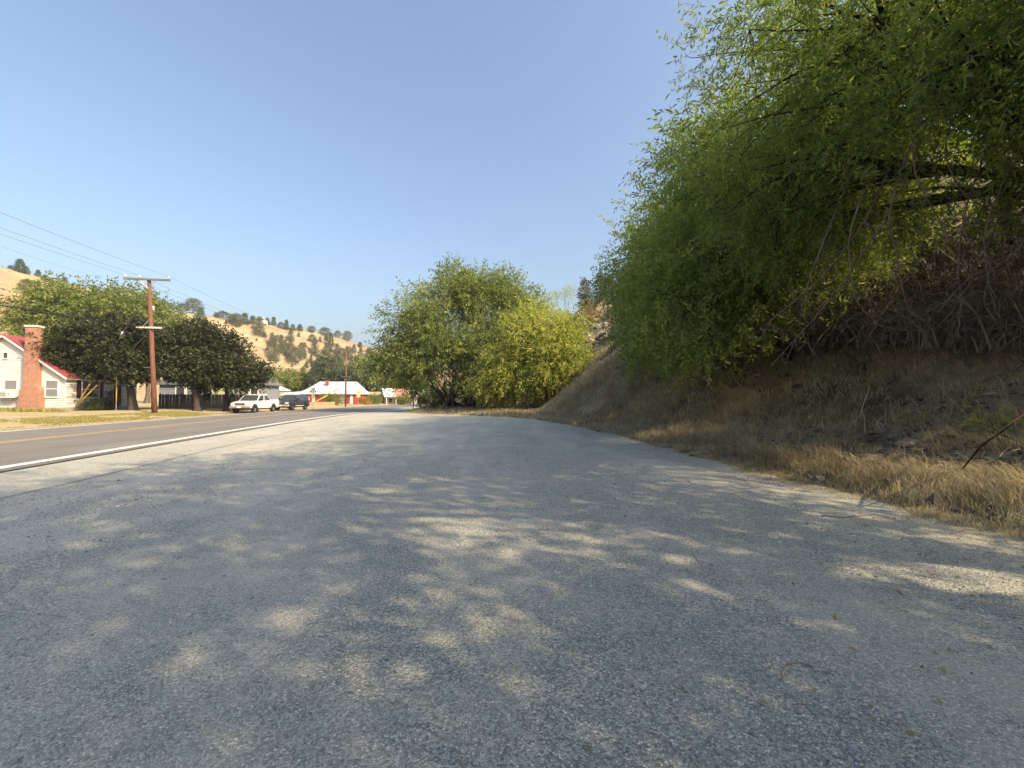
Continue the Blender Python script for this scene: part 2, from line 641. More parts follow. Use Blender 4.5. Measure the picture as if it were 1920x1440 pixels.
# ---- far ground sheet to the horizon
gm = grid_mesh('ground', np.linspace(-3000, 3000, 25), np.linspace(-3000, 3000, 25), lambda X, Y: X * 0 - 0.35)
tag(mesh_obj('ground', gm, M_verge), 'dry tan ground reaching out to the horizon', kind='structure')

# ---- left yard ground and hill
ys = np.concatenate([np.arange(-60, 10, 5.0), np.arange(10, 110, 1.0), np.arange(110, 480, 2.6)])
us = np.concatenate([np.linspace(-0.8, 10, 22), np.linspace(10.5, 60, 60), np.linspace(61, 260, 100)])
Yg, Ug = np.meshgrid(ys, us, indexing='ij')
Xg = road_far_x(Yg) - Ug
Zg = yard_h(Xg, Yg)
Zg[:, 0] = -0.06
Vg = np.stack([Xg, Yg, Zg], -1).reshape(-1, 3)
ny_, nu_ = Yg.shape
ii = np.arange(nu_ - 1)[None, :] + np.arange(ny_ - 1)[:, None] * nu_
Fg = np.stack([ii, ii + nu_, ii + nu_ + 1, ii + 1], -1).reshape(-1, 4)
cent = Vg[Fg].mean(1)
is_hill = (hill_h(cent[:, 0], cent[:, 1]) > 3.0)
tag(mesh_obj('hillside', np_mesh('hillside', Vg, Fg, mat_idx=is_hill.astype(int), smooth=True), [M_verge, M_hill]),
    'golden dry grass hillside and yards beyond the road', kind='structure')

# ---- right bank
xs_ = np.concatenate([np.arange(-16, 24, 0.33), np.arange(24, 60, 1.2)])
ys_ = np.concatenate([np.arange(-30, 2, 0.8), np.arange(2, 60, 0.33), np.arange(60, 150, 1.2)])
bm_ = grid_mesh('bank', xs_, ys_, bank_h, smooth=True)
tag(mesh_obj('bank', bm_, M_bank), 'steep dry bank rising beside the gravel lot', kind='structure')

# ---- gravel lot
yl = np.concatenate([np.arange(-60, 0, 4.0), np.arange(0, 30, 0.5), np.arange(30, 96, 2.0)])
tt_ = np.linspace(0, 1, 70)
x0 = road_edge_x(yl) - 0.25
x1 = np.maximum(lot_x(yl) + 1.6, x0 + 1.0)
Xl = x0[:, None] + (x1 - x0)[:, None] * tt_[None, :]
Yl = np.repeat(yl[:, None], len(tt_), 1)
Zl = (fbm(Xl * 0.45, Yl * 0.3, 3, 5) - 0.5) * 0.05 * sstep(0, 1.5, Xl - x0[:, None])
Vl = np.stack([Xl, Yl, Zl], -1).reshape(-1, 3)
nl = len(tt_)
ii = np.arange(nl - 1)[None, :] + np.arange(len(yl) - 1)[:, None] * nl
lot = tag(mesh_obj('gravel_lot', np_mesh('gravel_lot', Vl, np.stack([ii, ii + 1, ii + nl + 1, ii + nl], -1).reshape(-1, 4), smooth=True), M_gravel),
          'wide grey gravel pull-out beside the road', kind='structure')


def lot_z(x, y):
    xx = road_edge_x(y) - 0.25
    return (fbm(np.asarray(x) * 0.45, np.asarray(y) * 0.3, 3, 5) - 0.5) * 0.05 * sstep(0, 1.5, x - xx)


# ---- carriageway and its painted lines (each a sheet above the one below)
def strip(name, b0, b1, z, a0, a1, mat, parent=None, step=2.0, cut=None):
    aa = np.arange(a0, a1 + 0.1, step)
    V = []; F = []
    for i, a in enumerate(aa):
        V += [road_pt(a, b0, z), road_pt(a, b1, z)]
        if i: F.append((2 * i - 2, 2 * i - 1, 2 * i + 1, 2 * i))
    me = np_mesh(name, np.array([tuple(p) for p in V]), np.array(F)[:, ::-1])
    return mesh_obj(name, me, mat, parent)


road = tag(strip('road', B_NEAR - 0.5, B_FAR + 0.45, 0.03, -70, 240, M_asphalt), 'grey two lane highway bending away behind the trees', kind='structure')
strip('road_line', B_NEAR - 0.16, B_NEAR + 0.16, 0.036, -70, 240, M_white_line, road)
strip('road_line', B_FAR - 0.12, B_FAR + 0.12, 0.036, -70, 240, M_white_line, road)
strip('road_line', B_MID - 0.24, B_MID - 0.07, 0.036, -70, 240, M_yellow_line, road)
strip('road_line', B_MID + 0.07, B_MID + 0.24, 0.036, -70, 240, M_yellow_line, road)

# worn seam where the oiled apron ends
sv = []; sf = []
for i, a in enumerate(np.arange(1.0, 24.0, 0.25)):
    w_ = 0.015 + 0.11 * max(0, float(fbm(a * 0.6, 3.0, 3, 7)) - 0.38)
    b_ = 6.75 + 0.25 * (float(fbm(a * 0.3, 9.0, 3, 9)) - 0.5)
    p0_, p1_ = road_pt(a, b_ - w_), road_pt(a, b_ + w_)
    zz = 0.007
    sv += [(p0_.x, p0_.y, float(lot_z(p0_.x, p0_.y)) + zz), (p1_.x, p1_.y, float(lot_z(p1_.x, p1_.y)) + zz)]
    if i: sf.append((2 * i - 2, 2 * i, 2 * i + 1, 2 * i - 1))
mesh_obj('pavement_seam', np_mesh('pavement_seam', np.array(sv), np.array(sf)), simple_mat('seam', (0.19, 0.195, 0.19), 0.95, 0.4, 20), lot)

# ================================================================== VEGETATION TOOLS
def _norm(v):
    return v / np.maximum(np.linalg.norm(v, axis=-1, keepdims=True), 1e-9)


def make_sprays(n_proto, n_leaf, length, leaf_l, leaf_w, rg, spread=0.9, curl=0.25, flat=0.5):
    """leafy twigs along +x: list of (leaf quads (n,4,3), twig quads (m,4,3))"""
    out = []
    for k in range(n_proto):
        ts = np.linspace(0.08, 1.0, n_leaf) + rg.normal(0, 0.02, n_leaf)
        bend = rg.uniform(-curl, curl); sag = rg.uniform(0.1, 0.35)
        cx = lambda t: np.stack([t * length, bend * length * t * t, -sag * length * t * t], -1)
        p = cx(ts)
        tang = _norm(cx(ts + 0.01) - cx(ts - 0.01))
        side = np.where(np.arange(n_leaf) % 2 == 0, 1.0, -1.0)
        ang = rg.uniform(-math.pi, math.pi, n_leaf) * (1 - flat)
        lat = np.stack([np.zeros(n_leaf), side * np.cos(ang), np.sin(ang)], -1)
        d = _norm(tang * rg.uniform(0.3, 0.9, n_leaf)[:, None] + lat * spread + rg.normal(0, 0.25, (n_leaf, 3)) + np.array([0, 0, -0.25]))
        up = _norm(np.array([0, 0, 1.0]) + rg.normal(0, 0.55, (n_leaf, 3)))
        w = _norm(np.cross(d, up))
        ll = leaf_l * rg.uniform(0.65, 1.25, n_leaf)[:, None]
        ww = leaf_w * rg.uniform(0.7, 1.2, n_leaf)[:, None]
        mid = p + d * ll * 0.45 + np.cross(w, d) * ll * 0.08
        q = np.stack([p, mid + w * ww * 0.5, p + d * ll, mid - w * ww * 0.5], 1)
        tw = []
        tt = np.linspace(0, 0.95, 4)
        c = cx(tt); r = length * 0.009
        for i in range(3):
            for o in ((np.array([0, 1.0, 0]),) if (i + k) % 2 else (np.array([0, 0, 1.0]),)):
                ra, rb = r * (1 - 0.25 * i), r * (1 - 0.25 * (i + 1))
                tw.append([c[i] - o * ra, c[i] + o * ra, c[i + 1] + o * rb, c[i + 1] - o * rb])
        out.append((q, np.array(tw)))
    return out


def place_sprays(protos, pos, fwd, scale, rg, tint_base=None, twigs=True, tint_var=0.22):
    """instances the twigs as real geometry; returns V, F, mat index, tint"""
    n = len(pos)
    which = rg.integers(0, len(protos), n)
    fwd = _norm(fwd)
    rnd = _norm(rg.normal(0, 1, (n, 3)) * 0.7 + np.array([0, 0, 1.0]))
    s = _norm(np.cross(rnd, fwd)); u = np.cross(fwd, s)
    B = np.stack([fwd, s, u], 1)            # rows = local axes
    VV = []; MI = []; TT = []
    if tint_base is None: tint_base = rg.uniform(0.2, 0.8, n)
    for k, (lq, tq) in enumerate(protos):
        idx = np.nonzero(which == k)[0]
        if not len(idx): continue
        for arr, mi in (((lq, 0), (tq, 1)) if twigs else ((lq, 0),)):
            v = np.einsum('aij,njk->naik', arr, B[idx].transpose(0, 1, 2)) if False else np.einsum('aij,njk->naik', arr, B[idx])
            v = v * scale[idx][:, None, None, None] + pos[idx][:, None, None, :]
            m = v.shape[1]
            VV.append(v.reshape(-1, 3))
            MI.append(np.full(len(idx) * m, mi))
            t = tint_base[idx][:, None] + rg.normal(0, tint_var, (len(idx), m)) * (1 - mi)
            TT.append(np.repeat(np.clip(t, 0, 1).reshape(-1), 4))
    V = np.concatenate(VV); MI = np.concatenate(MI); TT = np.concatenate(TT)
    F = np.arange(len(V)).reshape(-1, 4)
    return V, F, MI, TT


def np_tubes(curves, sides=4):
    """curves: list of (pts (k,3), radii (k,)) -> one V,F"""
    VV = []; FF = []; n0 = 0
    an = np.arange(sides) * 2 * math.pi / sides
    ca, sa = np.cos(an), np.sin(an)
    for pts, rad in curves:
        pts = np.asarray(pts, float); rad = np.asarray(rad, float)
        k = len(pts)
        t = _norm(np.gradient(pts, axis=0))
        ref = np.array([0.31, 0.77, 0.12]) if abs(t[0, 2]) > 0.5 else np.array([0.1, 0.2, 1.0])
        a = _norm(np.cross(t, ref)); b = np.cross(t, a)
        ring = pts[:, None, :] + (a[:, None, :] * ca[None, :, None] + b[:, None, :] * sa[None, :, None]) * rad[:, None, None]
        VV.append(ring.reshape(-1, 3))
        i = np.arange(k - 1)[:, None] * sides; j = np.arange(sides)[None, :]; j2 = (j + 1) % sides
        FF.append((np.stack([i + j, i + j2, i + sides + j2, i + sides + j], -1) + n0).reshape(-1, 4))
        n0 += k * sides
    return np.concatenate(VV), np.concatenate(FF)


def bez(p0, p1, bow, k, rg, wob=0.0):
    t = np.linspace(0, 1, k)[:, None]
    p0 = np.asarray(p0, float); p1 = np.asarray(p1, float)
    mid = (p0 + p1) / 2 + np.asarray(bow, float)
    c = (1 - t) ** 2 * p0 + 2 * t * (1 - t) * mid + t ** 2 * p1
    if wob:
        w = rg.normal(0, wob, (k, 3)); w[0] = 0; w[-1] = 0
        c = c + w
    return c


def build_tree(name, label, cat, base, blobs, protos, leaf, bark, seed, n_cl=60, per=60, cl_r=0.9, scale=(0.8, 1.2),
               trunk_r=0.25, stems=1, stem_spread=0.4, fork=0.35, group=None, droop=0.35, shell=0.45, tint=(0.2, 0.8),
               twigs=True, zmin=None, keep=None, lean=(0, 0), sides=6, bare=0, tint_var=0.2):
    """a thing: trunk (with limbs and branches) and crown of leafy twigs. blobs: (cx,cy,cz,rx,ry,rz,weight) in world space"""
    rg = np.random.default_rng(seed)
    base = np.asarray(base, float)
    bl = np.asarray(blobs, float)
    w = bl[:, 6] / bl[:, 6].sum()
    which = rg.choice(len(bl), n_cl, p=w)
    dirs = _norm(rg.normal(0, 1, (n_cl, 3)))
    rad = rg.uniform(0, 1, n_cl) ** shell
    cen = bl[which, :3] + dirs * rad[:, None] * bl[which, 3:6]
    if zmin is not None: cen = cen[(cen[:, 2] > zmin(cen[:, 0], cen[:, 1]) if callable(zmin) else cen[:, 2] > zmin)]
    if keep is not None: cen = cen[keep(cen)]
    whole = (bl[:, :3] * w[:, None]).sum(0)
    curves = []
    nodes = []
    for s in range(stems):
        off = np.array([rg.normal(0, stem_spread), rg.normal(0, stem_spread), 0]) if stems > 1 else np.zeros(3)
        b0 = base + off
        tgt = bl[s % len(bl), :3] if stems > 1 else whole
        top = b0 + (tgt - b0) * np.array([fork + 0.25, fork + 0.25, fork + 0.35]) + np.array([lean[0], lean[1], 0])
        tr = trunk_r * (0.6 + 0.4 * rg.uniform()) if stems > 1 else trunk_r
        c = bez(b0 - np.array([0, 0, 0.15]), top, rg.normal(0, 0.12, 3) * (top[2] - b0[2]) * 0.5, 7, rg, tr * 0.12)
        r = np.linspace(tr, tr * 0.55, 7); r[0] *= 1.45; r[1] *= 1.1
        curves.append((c, r)); nodes.append((top, tr * 0.55, c))
    mains = []
    for i, b in enumerate(bl):
        top, r0, c = nodes[i % len(nodes)]
        st = c[rg.integers(4, 7)] if stems == 1 else top
        e = b[:3] + rg.normal(0, 0.1, 3) * b[3:6]
        cc = bez(st, e, np.array([0, 0, 0.12 * np.linalg.norm(e - st)]), 7, rg, 0.04)
        curves.append((cc, np.linspace(r0 * 0.9, r0 * 0.36, 7)))
        mains.append((cc, r0 * 0.36))
    for q in cen:
        j = int(np.argmin(((bl[:, :3] - q) ** 2 / bl[:, 3:6] ** 2).sum(1)))
        cc, r0 = mains[j]
        st = cc[rg.integers(2, 7)]
        L_ = np.linalg.norm(q - st)
        curves.append((bez(st, q, np.array([0, 0, 0.15 * L_]) + rg.normal(0, 0.08 * L_, 3), 5, rg), np.linspace(r0 * 0.75, r0 * 0.16, 5)))
    for i in range(bare):
        q = cen[rg.integers(len(cen))]
        e = q + _norm(rg.normal(0, 1, 3) + np.array([0, 0, -0.6])) * rg.uniform(0.5, 1.5)
        curves.append((bez(q, e, rg.normal(0, 0.25, 3), 6, rg), np.linspace(0.012, 0.004, 6)))
    t = thing(name, label, cat, tuple(base), 0, group)
    V, F = np_tubes(curves, sides)
    o = mesh_obj('trunk', np_mesh('trunk', V - base, F, smooth=True), bark, t)
    # leaves
    n = len(cen) * per
    ci = np.repeat(np.arange(len(cen)), per)
    off = rg.normal(0, 1, (n, 3)); off = off / np.maximum(1, np.linalg.norm(off, axis=1, keepdims=True) / 1.7)
    clr = cl_r * rg.uniform(0.55, 1.35, len(cen))
    pos = cen[ci] + off * clr[ci][:, None] * np.array([1, 1, 0.72])
    outw = _norm(pos - whole) * 0.7 + _norm(off) * 0.6 + rg.normal(0, 0.45, (n, 3)) + np.array([0, 0, -droop])
    sc = rg.uniform(scale[0], scale[1], n)
    tb = rg.uniform(tint[0], tint[1], len(cen))[ci] + rg.normal(0, 0.08, n)
    if zmin is not None:
        lim = zmin(pos[:, 0], pos[:, 1]) if callable(zmin) else zmin
        k = pos[:, 2] > lim - 0.4
        pos, outw, sc, tb = pos[k], outw[k], sc[k], tb[k]
    if keep is not None:
        k = keep(pos)
        pos, outw, sc, tb = pos[k], outw[k], sc[k], tb[k]
    V, F, MI, TT = place_sprays(protos, pos, outw, sc, rg, tb, twigs, tint_var)
    mesh_obj('crown', np_mesh('crown', V - base, F, MI, TT), [leaf, bark], t)
    return t


def mat_bark(name, c0, c1, scale=9.0):
    m, nt, out = new_mat(name)
    v = ocoords(nt)
    mp = nt.nodes.new('ShaderNodeMapping'); mp.inputs['Scale'].default_value = (1, 1, 0.22); L(nt, v, mp.inputs['Vector'])
    n = noise_n(nt, mp.outputs[0], scale, 6.0, 0.7)
    princ(nt, out, ramp(nt, n, [(0.3, c0), (0.7, c1)]), 0.9, bump_n(nt, n, 0.9, 0.05), 0, 0.1)
    return m


M_bark = mat_bark('bark_grey_brown', (0.045, 0.036, 0.03), (0.15, 0.125, 0.10))
M_bark_dark = mat_bark('bark_dark', (0.022, 0.018, 0.016), (0.075, 0.06, 0.05))
M_twig = mat_bark('dead_twig', (0.06, 0.054, 0.046), (0.21, 0.19, 0.165), 4.0)
M_dead_branch = mat_bark('dead_branch', (0.085, 0.076, 0.066), (0.25, 0.225, 0.195), 4.0)
M_leaf_near = leaf_mat('leaf_bank_tree', [(0.09, 0.14, 0.048), (0.15, 0.215, 0.066), (0.215, 0.285, 0.09), (0.33, 0.37, 0.14)], 0.54)
M_leaf_mid = leaf_mat('leaf_yellow_green', [(0.17, 0.22, 0.05), (0.26, 0.315, 0.07), (0.345, 0.385, 0.10), (0.44, 0.44, 0.14)], 0.48)
M_leaf_mid_dark = leaf_mat('leaf_roadside_tree', [(0.08, 0.12, 0.04), (0.13, 0.185, 0.055), (0.20, 0.255, 0.075), (0.30, 0.325, 0.11)], 0.45)
M_leaf_maple = leaf_mat('leaf_dark_maple', [(0.014, 0.022, 0.009), (0.026, 0.036, 0.013), (0.048, 0.056, 0.022), (0.085, 0.08, 0.034)], 0.15, (1.2, 1.1, 0.5), 0.45)
M_leaf_pale = leaf_mat('leaf_pale_green', [(0.07, 0.11, 0.025), (0.115, 0.16, 0.035), (0.16, 0.20, 0.045), (0.21, 0.21, 0.06)], 0.3)
M_leaf_juniper = leaf_mat('leaf_juniper', [(0.05, 0.065, 0.03), (0.08, 0.098, 0.045), (0.115, 0.13, 0.06), (0.15, 0.155, 0.075)], 0.15)
M_leaf_conifer = leaf_mat('leaf_conifer', [(0.03, 0.05, 0.026), (0.05, 0.078, 0.036), (0.075, 0.10, 0.045), (0.10, 0.12, 0.055)], 0.12)
M_leaf_gold = leaf_mat('leaf_dry_gold', [(0.22, 0.13, 0.03), (0.32, 0.19, 0.05), (0.38, 0.26, 0.08), (0.25, 0.22, 0.08)], 0.25)
M_grass = leaf_mat('dry_grass_blade', [(0.14, 0.118, 0.072), (0.265, 0.228, 0.138), (0.40, 0.35, 0.225), (0.54, 0.49, 0.34)], 0.25, (1.0, 1.0, 0.85), 0.8)
M_lawn = leaf_mat('lawn_blade', [(0.12, 0.13, 0.03), (0.19, 0.19, 0.05), (0.28, 0.25, 0.08), (0.38, 0.32, 0.14)], 0.3, (1.2, 1.1, 0.6), 0.8)

_sr = np.random.default_rng(99)
SP_NEAR = make_sprays(7, 12, 0.62, 0.15, 0.046, _sr)
SP_MID = make_sprays(5, 10, 0.9, 0.22, 0.085, _sr)
SP_FAR = make_sprays(5, 7, 1.1, 0.42, 0.2, _sr)
SP_MAPLE = make_sprays(5, 8, 0.7, 0.28, 0.24, _sr, flat=0.8)

# ================================================================== TREES
def bpx(px, py, Y, rpx, rpy, ry, w=None):
    """crown lobe given by where it shows and at what depth -> metres"""
    c = P(px, py, Y)
    rx, rz = rpx / FPX * Y, rpy / FPX * Y
    return (c.x, c.y, c.z, rx, ry, rz, w if w is not None else rx * rz)


def on_bank(x, y):
    return (x, y, float(bank_h(x, y)))


def above_bank(m):
    return lambda x, y: bank_h(x, y) + m


G_BANK = 'tall leafy trees growing on the bank'
# openings between the boughs, where sunlight reaches the gravel and the verge
GAPS = [(2.9, 4.3, 0.42), (3.5, 3.95, 0.5), (4.2, 3.5, 0.5), (4.9, 3.2, 0.45), (2.0, 4.7, 0.3), (6.3, 8.6, 0.9), (6.0, 7.4, 0.6), (6.6, 10.2, 0.7), (-3.6, 3.2, 0.25), (-1.66, 3.5, 0.15), (-4.6, 4.6, 0.5), (-5.8, 6.2, 0.5), (-2.2, 6.6, 0.45), (-1.2, 5.6, 0.35), (0.6, 5.2, 0.3)]


def let_sun(p):
    ok = np.ones(len(p), bool)
    s = np.array(SUN_DIR)
    for gx_, gy_, r_ in GAPS:
        q = p - np.array([gx_, gy_, 0.0])
        d = np.linalg.norm(q - (q @ s)[:, None] * s[None], axis=1)
        ok &= d > r_
    return ok



# -- the trees in view, near to far; the last one is added unseen, for shade
big_tree = build_tree('bank_tree', 'big overhanging leafy tree nearest the camera on the bank', 'tree', on_bank(13.4, 8.4),
           [(7.7, 9.2, 9.4, 3.6, 3.2, 3.2, 13), (11.0, 8.0, 8.4, 3.2, 3.0, 2.8, 9), (9.2, 12.2, 11.0, 3.6, 3.4, 3.6, 11), (8.6, 7.6, 7.6, 2.6, 2.2, 1.9, 7), (7.6, 11.6, 7.2, 2.4, 2.2, 1.8, 6), (11.6, 8.6, 6.9, 2.4, 2.0, 1.3, 5), (9.6, 11.6, 6.5, 1.7, 1.5, 1.0, 4), (9.6, 6.0, 8.2, 2.2, 1.8, 2.0, 5)],
           SP_NEAR, M_leaf_near, M_bark_dark, 101, n_cl=265, per=32, cl_r=0.62, scale=(0.6, 1.25), trunk_r=0.30, group=G_BANK, zmin=above_bank(2.9), keep=let_sun, bare=320, tint=(0.25, 0.8))
build_tree('bank_tree', 'leafy bank tree second from the camera, its skirt reaching the rocks', 'tree', on_bank(11.6, 17.8),
           [(8.3, 16.6, 8.0, 3.2, 3.0, 3.4, 11), (9.6, 18.4, 11.2, 3.8, 3.4, 3.2, 12), (7.6, 17.6, 5.2, 2.3, 2.4, 2.2, 7), (11.5, 15.0, 8.0, 2.6, 2.4, 2.0, 6), (6.9, 16.2, 5.0, 1.6, 2.0, 1.7, 6), (10.2, 14.6, 9.0, 2.4, 2.2, 2.2, 6), (9.0, 15.4, 6.6, 2.0, 1.8, 1.5, 6)],
           SP_NEAR, M_leaf_near, M_bark_dark, 102, twigs=False, n_cl=230, per=33, cl_r=0.85, scale=(1.1, 1.7), trunk_r=0.26, group=G_BANK, zmin=above_bank(1.5), keep=let_sun, bare=260, tint=(0.3, 0.9))
build_tree('bank_tree', 'leafy bank tree third from the camera beside the rocky slope', 'tree', on_bank(9.4, 25.5),
           [(9.4, 25.0, 7.4, 2.6, 3.0, 3.0, 9), (10.0, 26.6, 10.2, 2.9, 3.2, 2.9, 9), (9.0, 24.5, 5.4, 2.0, 2.2, 1.7, 6), (10.0, 27.5, 8.0, 2.4, 2.6, 2.6, 5)],
           SP_NEAR, M_leaf_near, M_bark_dark, 103, twigs=False, n_cl=150, per=33, cl_r=0.95, scale=(1.4, 2.1), trunk_r=0.24, group=G_BANK, zmin=above_bank(0.9), bare=80, tint=(0.3, 0.95))
build_tree('bank_tree', 'leafy tree high on the bank behind the nearest tree', 'tree', on_bank(16.0, 13.0),
           [(15.0, 13.0, 14.0, 4.2, 4.2, 4.0, 10), (14.0, 15.0, 11.5, 3.4, 3.4, 2.6, 6)],
           SP_MID, M_leaf_near, M_bark_dark, 104, keep=let_sun, twigs=False, n_cl=80, per=30, cl_r=1.1, scale=(0.7, 1.1), trunk_r=0.28, group=G_BANK, zmin=above_bank(2.0))
build_tree('bank_tree', 'leafy tree high on the bank behind the second tree', 'tree', on_bank(15.5, 22.0),
           [(14.5, 21.5, 14.0, 4.0, 4.2, 3.6, 10), (13.2, 23.0, 11.0, 3.0, 3.4, 2.6, 6)],
           SP_MID, M_leaf_near, M_bark_dark, 105, twigs=False, n_cl=75, per=28, cl_r=1.15, scale=(0.7, 1.15), trunk_r=0.26, group=G_BANK, zmin=above_bank(1.5))
build_tree('bank_tree', 'unseen leafy tree added high on the bank to shade the slope', 'tree', on_bank(17.5, 5.0),
           [(16.6, 5.6, float(bank_h(16.6, 5.6)) + 3.4, 3.0, 3.0, 2.6, 9), (19.0, 3.4, float(bank_h(19.0, 3.4)) + 4.4, 3.2, 3.0, 2.8, 9), (14.6, 7.4, float(bank_h(14.6, 7.4)) + 3.0, 2.2, 2.0, 1.6, 5)],
           SP_MID, M_leaf_near, M_bark_dark, 106, n_cl=110, per=28, cl_r=1.0, scale=(0.7, 1.15), trunk_r=0.24, group=G_BANK, zmin=above_bank(1.0), twigs=False, keep=let_sun)  # out of view; added so its crown keeps the upper slope in shade
# -- the same row goes on beside and behind the camera; it shades the gravel
for i, (x, y, bl) in enumerate([
        (10.6, 1.5, [(7.0, 0.4, 9.6, 3.2, 3.2, 2.6, 9), (9.4, 2.2, 11.6, 3.0, 2.4, 2.4, 7), (4.6, -1.6, 11.2, 2.8, 2.6, 2.0, 6), (11.0, -0.8, 7.2, 2.6, 2.2, 1.9, 8), (12.6, 0.6, 10.0, 2.6, 2.6, 2.2, 6)]),
        (9.6, -5.5, [(7.0, -5.4, 9.0, 3.6, 3.2, 3.0, 9), (9.2, -4.2, 12.2, 3.4, 3.0, 2.6, 8), (4.4, -5.6, 11.2, 3.0, 2.8, 2.0, 7), (10.4, -4.6, 6.8, 2.6, 2.4, 1.8, 7)]),
        (9.8, -12.5, [(7.2, -12.0, 9.4, 3.6, 3.6, 3.0, 9), (9.0, -10.6, 12.6, 3.4, 3.2, 2.8, 8), (4.4, -11.0, 12.0, 3.0, 3.0, 2.2, 7), (2.5, -9.0, 12.4, 2.4, 2.6, 1.8, 5)])]):
    build_tree('bank_tree', ['leafy bank tree just outside the picture beside the camera', 'leafy bank tree behind the camera shading the gravel', 'farthest leafy bank tree behind the camera'][i],
               'tree', on_bank(x, y), bl, SP_MID, M_leaf_near, M_bark_dark, 110 + i, n_cl=158, per=19, cl_r=0.9, scale=(0.84, 1.45), trunk_r=0.2, group=G_BANK, zmin=above_bank(2.4), twigs=False, keep=let_sun)

# -- clump at the end of the lot
def gz(px, py, Y):
    p = P(px, py, Y); return (p.x, p.y, float(bank_h(p.x, p.y)))


build_tree('roadside_tree', 'large many-stemmed green tree at the bend of the road', 'tree', gz(850, 765, 47.0),
           [bpx(800, 605, 46, 62, 62, 3.2), bpx(878, 560, 47.5, 66, 62, 3.6), bpx(955, 572, 49.5, 46, 52, 3.0), bpx(765, 672, 46, 52, 38, 3.0), bpx(862, 655, 46, 62, 55, 3.0), bpx(725, 684, 45, 30, 22, 1.8), bpx(925, 640, 48, 50, 50, 3.0), bpx(795, 696, 47, 44, 26, 2.2), bpx(880, 702, 48.5, 46, 24, 2.2), bpx(835, 735, 51.0, 50, 20, 1.4), bpx(905, 738, 51.0, 40, 18, 1.4)],
           SP_MID, M_leaf_mid_dark, M_bark_dark, 201, n_cl=300, per=25, cl_r=0.9, scale=(1.1, 1.95), shell=0.62, trunk_r=0.22, stems=9, stem_spread=1.5, fork=0.35, droop=0.15, tint=(0.25, 0.95), bare=100)
build_tree('roadside_tree', 'bright yellow-green leaning tree on the slope by the road bend', 'tree', gz(1027, 756, 41.0),
           [bpx(1010, 640, 41.5, 62, 48, 2.8), bpx(1064, 668, 41, 34, 42, 2.0), bpx(962, 690, 41.5, 46, 46, 2.6), bpx(1052, 618, 41.5, 22, 30, 1.8), bpx(1030, 700, 40.5, 48, 28, 2.2), bpx(985, 612, 42, 20, 22, 1.5), bpx(1098, 672, 41, 16, 22, 1.2), bpx(935, 722, 42, 34, 26, 2.0), bpx(1010, 590, 42.5, 18, 16, 1.2)],
           SP_MID, M_leaf_mid, M_bark, 202, n_cl=170, per=33, cl_r=0.75, scale=(0.95, 1.65), trunk_r=0.16, shell=0.6, stems=2, stem_spread=0.35, fork=0.3, droop=0.2, tint=(0.35, 1.0), bare=40)
for i, (px, Y, h, lab) in enumerate([(800, 45.5, 4.2, 'leafy sapling nearest the green airport sign'), (905, 45.0, 4.4, 'slim pale-stemmed sapling under the yellow-green tree'),
                                      (868, 44.6, 3.6, 'short sapling before the many-stemmed tree'), (945, 45.5, 4.0, 'leaning sapling between the two roadside trees')]):
    b = gz(px, 768, Y)
    build_tree('sapling', lab, 'sapling', b, [(b[0], b[1], b[2] + h * 0.72, 1.0, 1.0, h * 0.34, 2)], SP_MID, M_leaf_mid_dark, M_bark, 210 + i, n_cl=16, per=14, cl_r=0.6,
               scale=(0.5, 0.85), trunk_r=0.07, stems=2, stem_spread=0.25, fork=0.5, group='saplings under the roadside trees')

# -- trees on the ridge of the bank
b = ray_bank(1062, 577, 50, 110)
build_tree('ridge_tree', 'small pale green tree on the skyline of the rocky bank', 'tree', tuple(b), [bpx(1062, 552, b.y, 22, 16, 1.6), bpx(1042, 556, b.y, 12, 10, 1.2)],
           SP_MID, M_leaf_mid, M_bark, 221, n_cl=26, per=16, cl_r=0.8, scale=(0.6, 1.0), trunk_r=0.1, stems=2)
b = ray_bank(1113, 604, 40, 110)
build_tree('shrub', 'olive shrub with an orange top on the rocky bank', 'shrub', tuple(b), [bpx(1113, 588, b.y, 13, 17, 1.0)], SP_MID, M_leaf_gold, M_bark, 222, n_cl=16, per=16, cl_r=0.5, scale=(0.4, 0.7), trunk_r=0.06, stems=3, stem_spread=0.2)

# -- far side of the road: three dark maples, two pale trees behind
def yz(px, py, Y):
    p = P(px, py, Y); return (p.x, p.y, float(yard_h(p.x, p.y)))


G_MAPLE = 'dark round maples along the fence'
build_tree('maple_tree', 'largest dark maple, beside the white house', 'tree', yz(249, 770, 39.5),
           [bpx(152, 648, 39, 38, 30, 2.8), bpx(222, 632, 40, 56, 32, 3.4), bpx(248, 682, 39.5, 56, 28, 3.2), bpx(165, 682, 39, 34, 22, 2.4), bpx(300, 655, 41, 30, 38, 2.8)],
           SP_MAPLE, M_leaf_maple, M_bark_dark, 301, n_cl=230, per=30, cl_r=0.58, scale=(0.52, 0.9), trunk_r=0.36, fork=0.3, droop=0.25, group=G_MAPLE, twigs=False, tint=(0.1, 0.75))
build_tree('maple_tree', 'middle dark maple in front of the board fence', 'tree', yz(371, 771, 43.5),
           [bpx(355, 642, 44, 46, 34, 3.2), bpx(375, 684, 43.5, 54, 30, 3.2), bpx(335, 676, 43, 34, 34, 2.6)],
           SP_MAPLE, M_leaf_maple, M_bark_dark, 302, n_cl=200, per=29, cl_r=0.6, scale=(0.54, 0.92), trunk_r=0.33, fork=0.3, droop=0.25, group=G_MAPLE, twigs=False, tint=(0.1, 0.7))
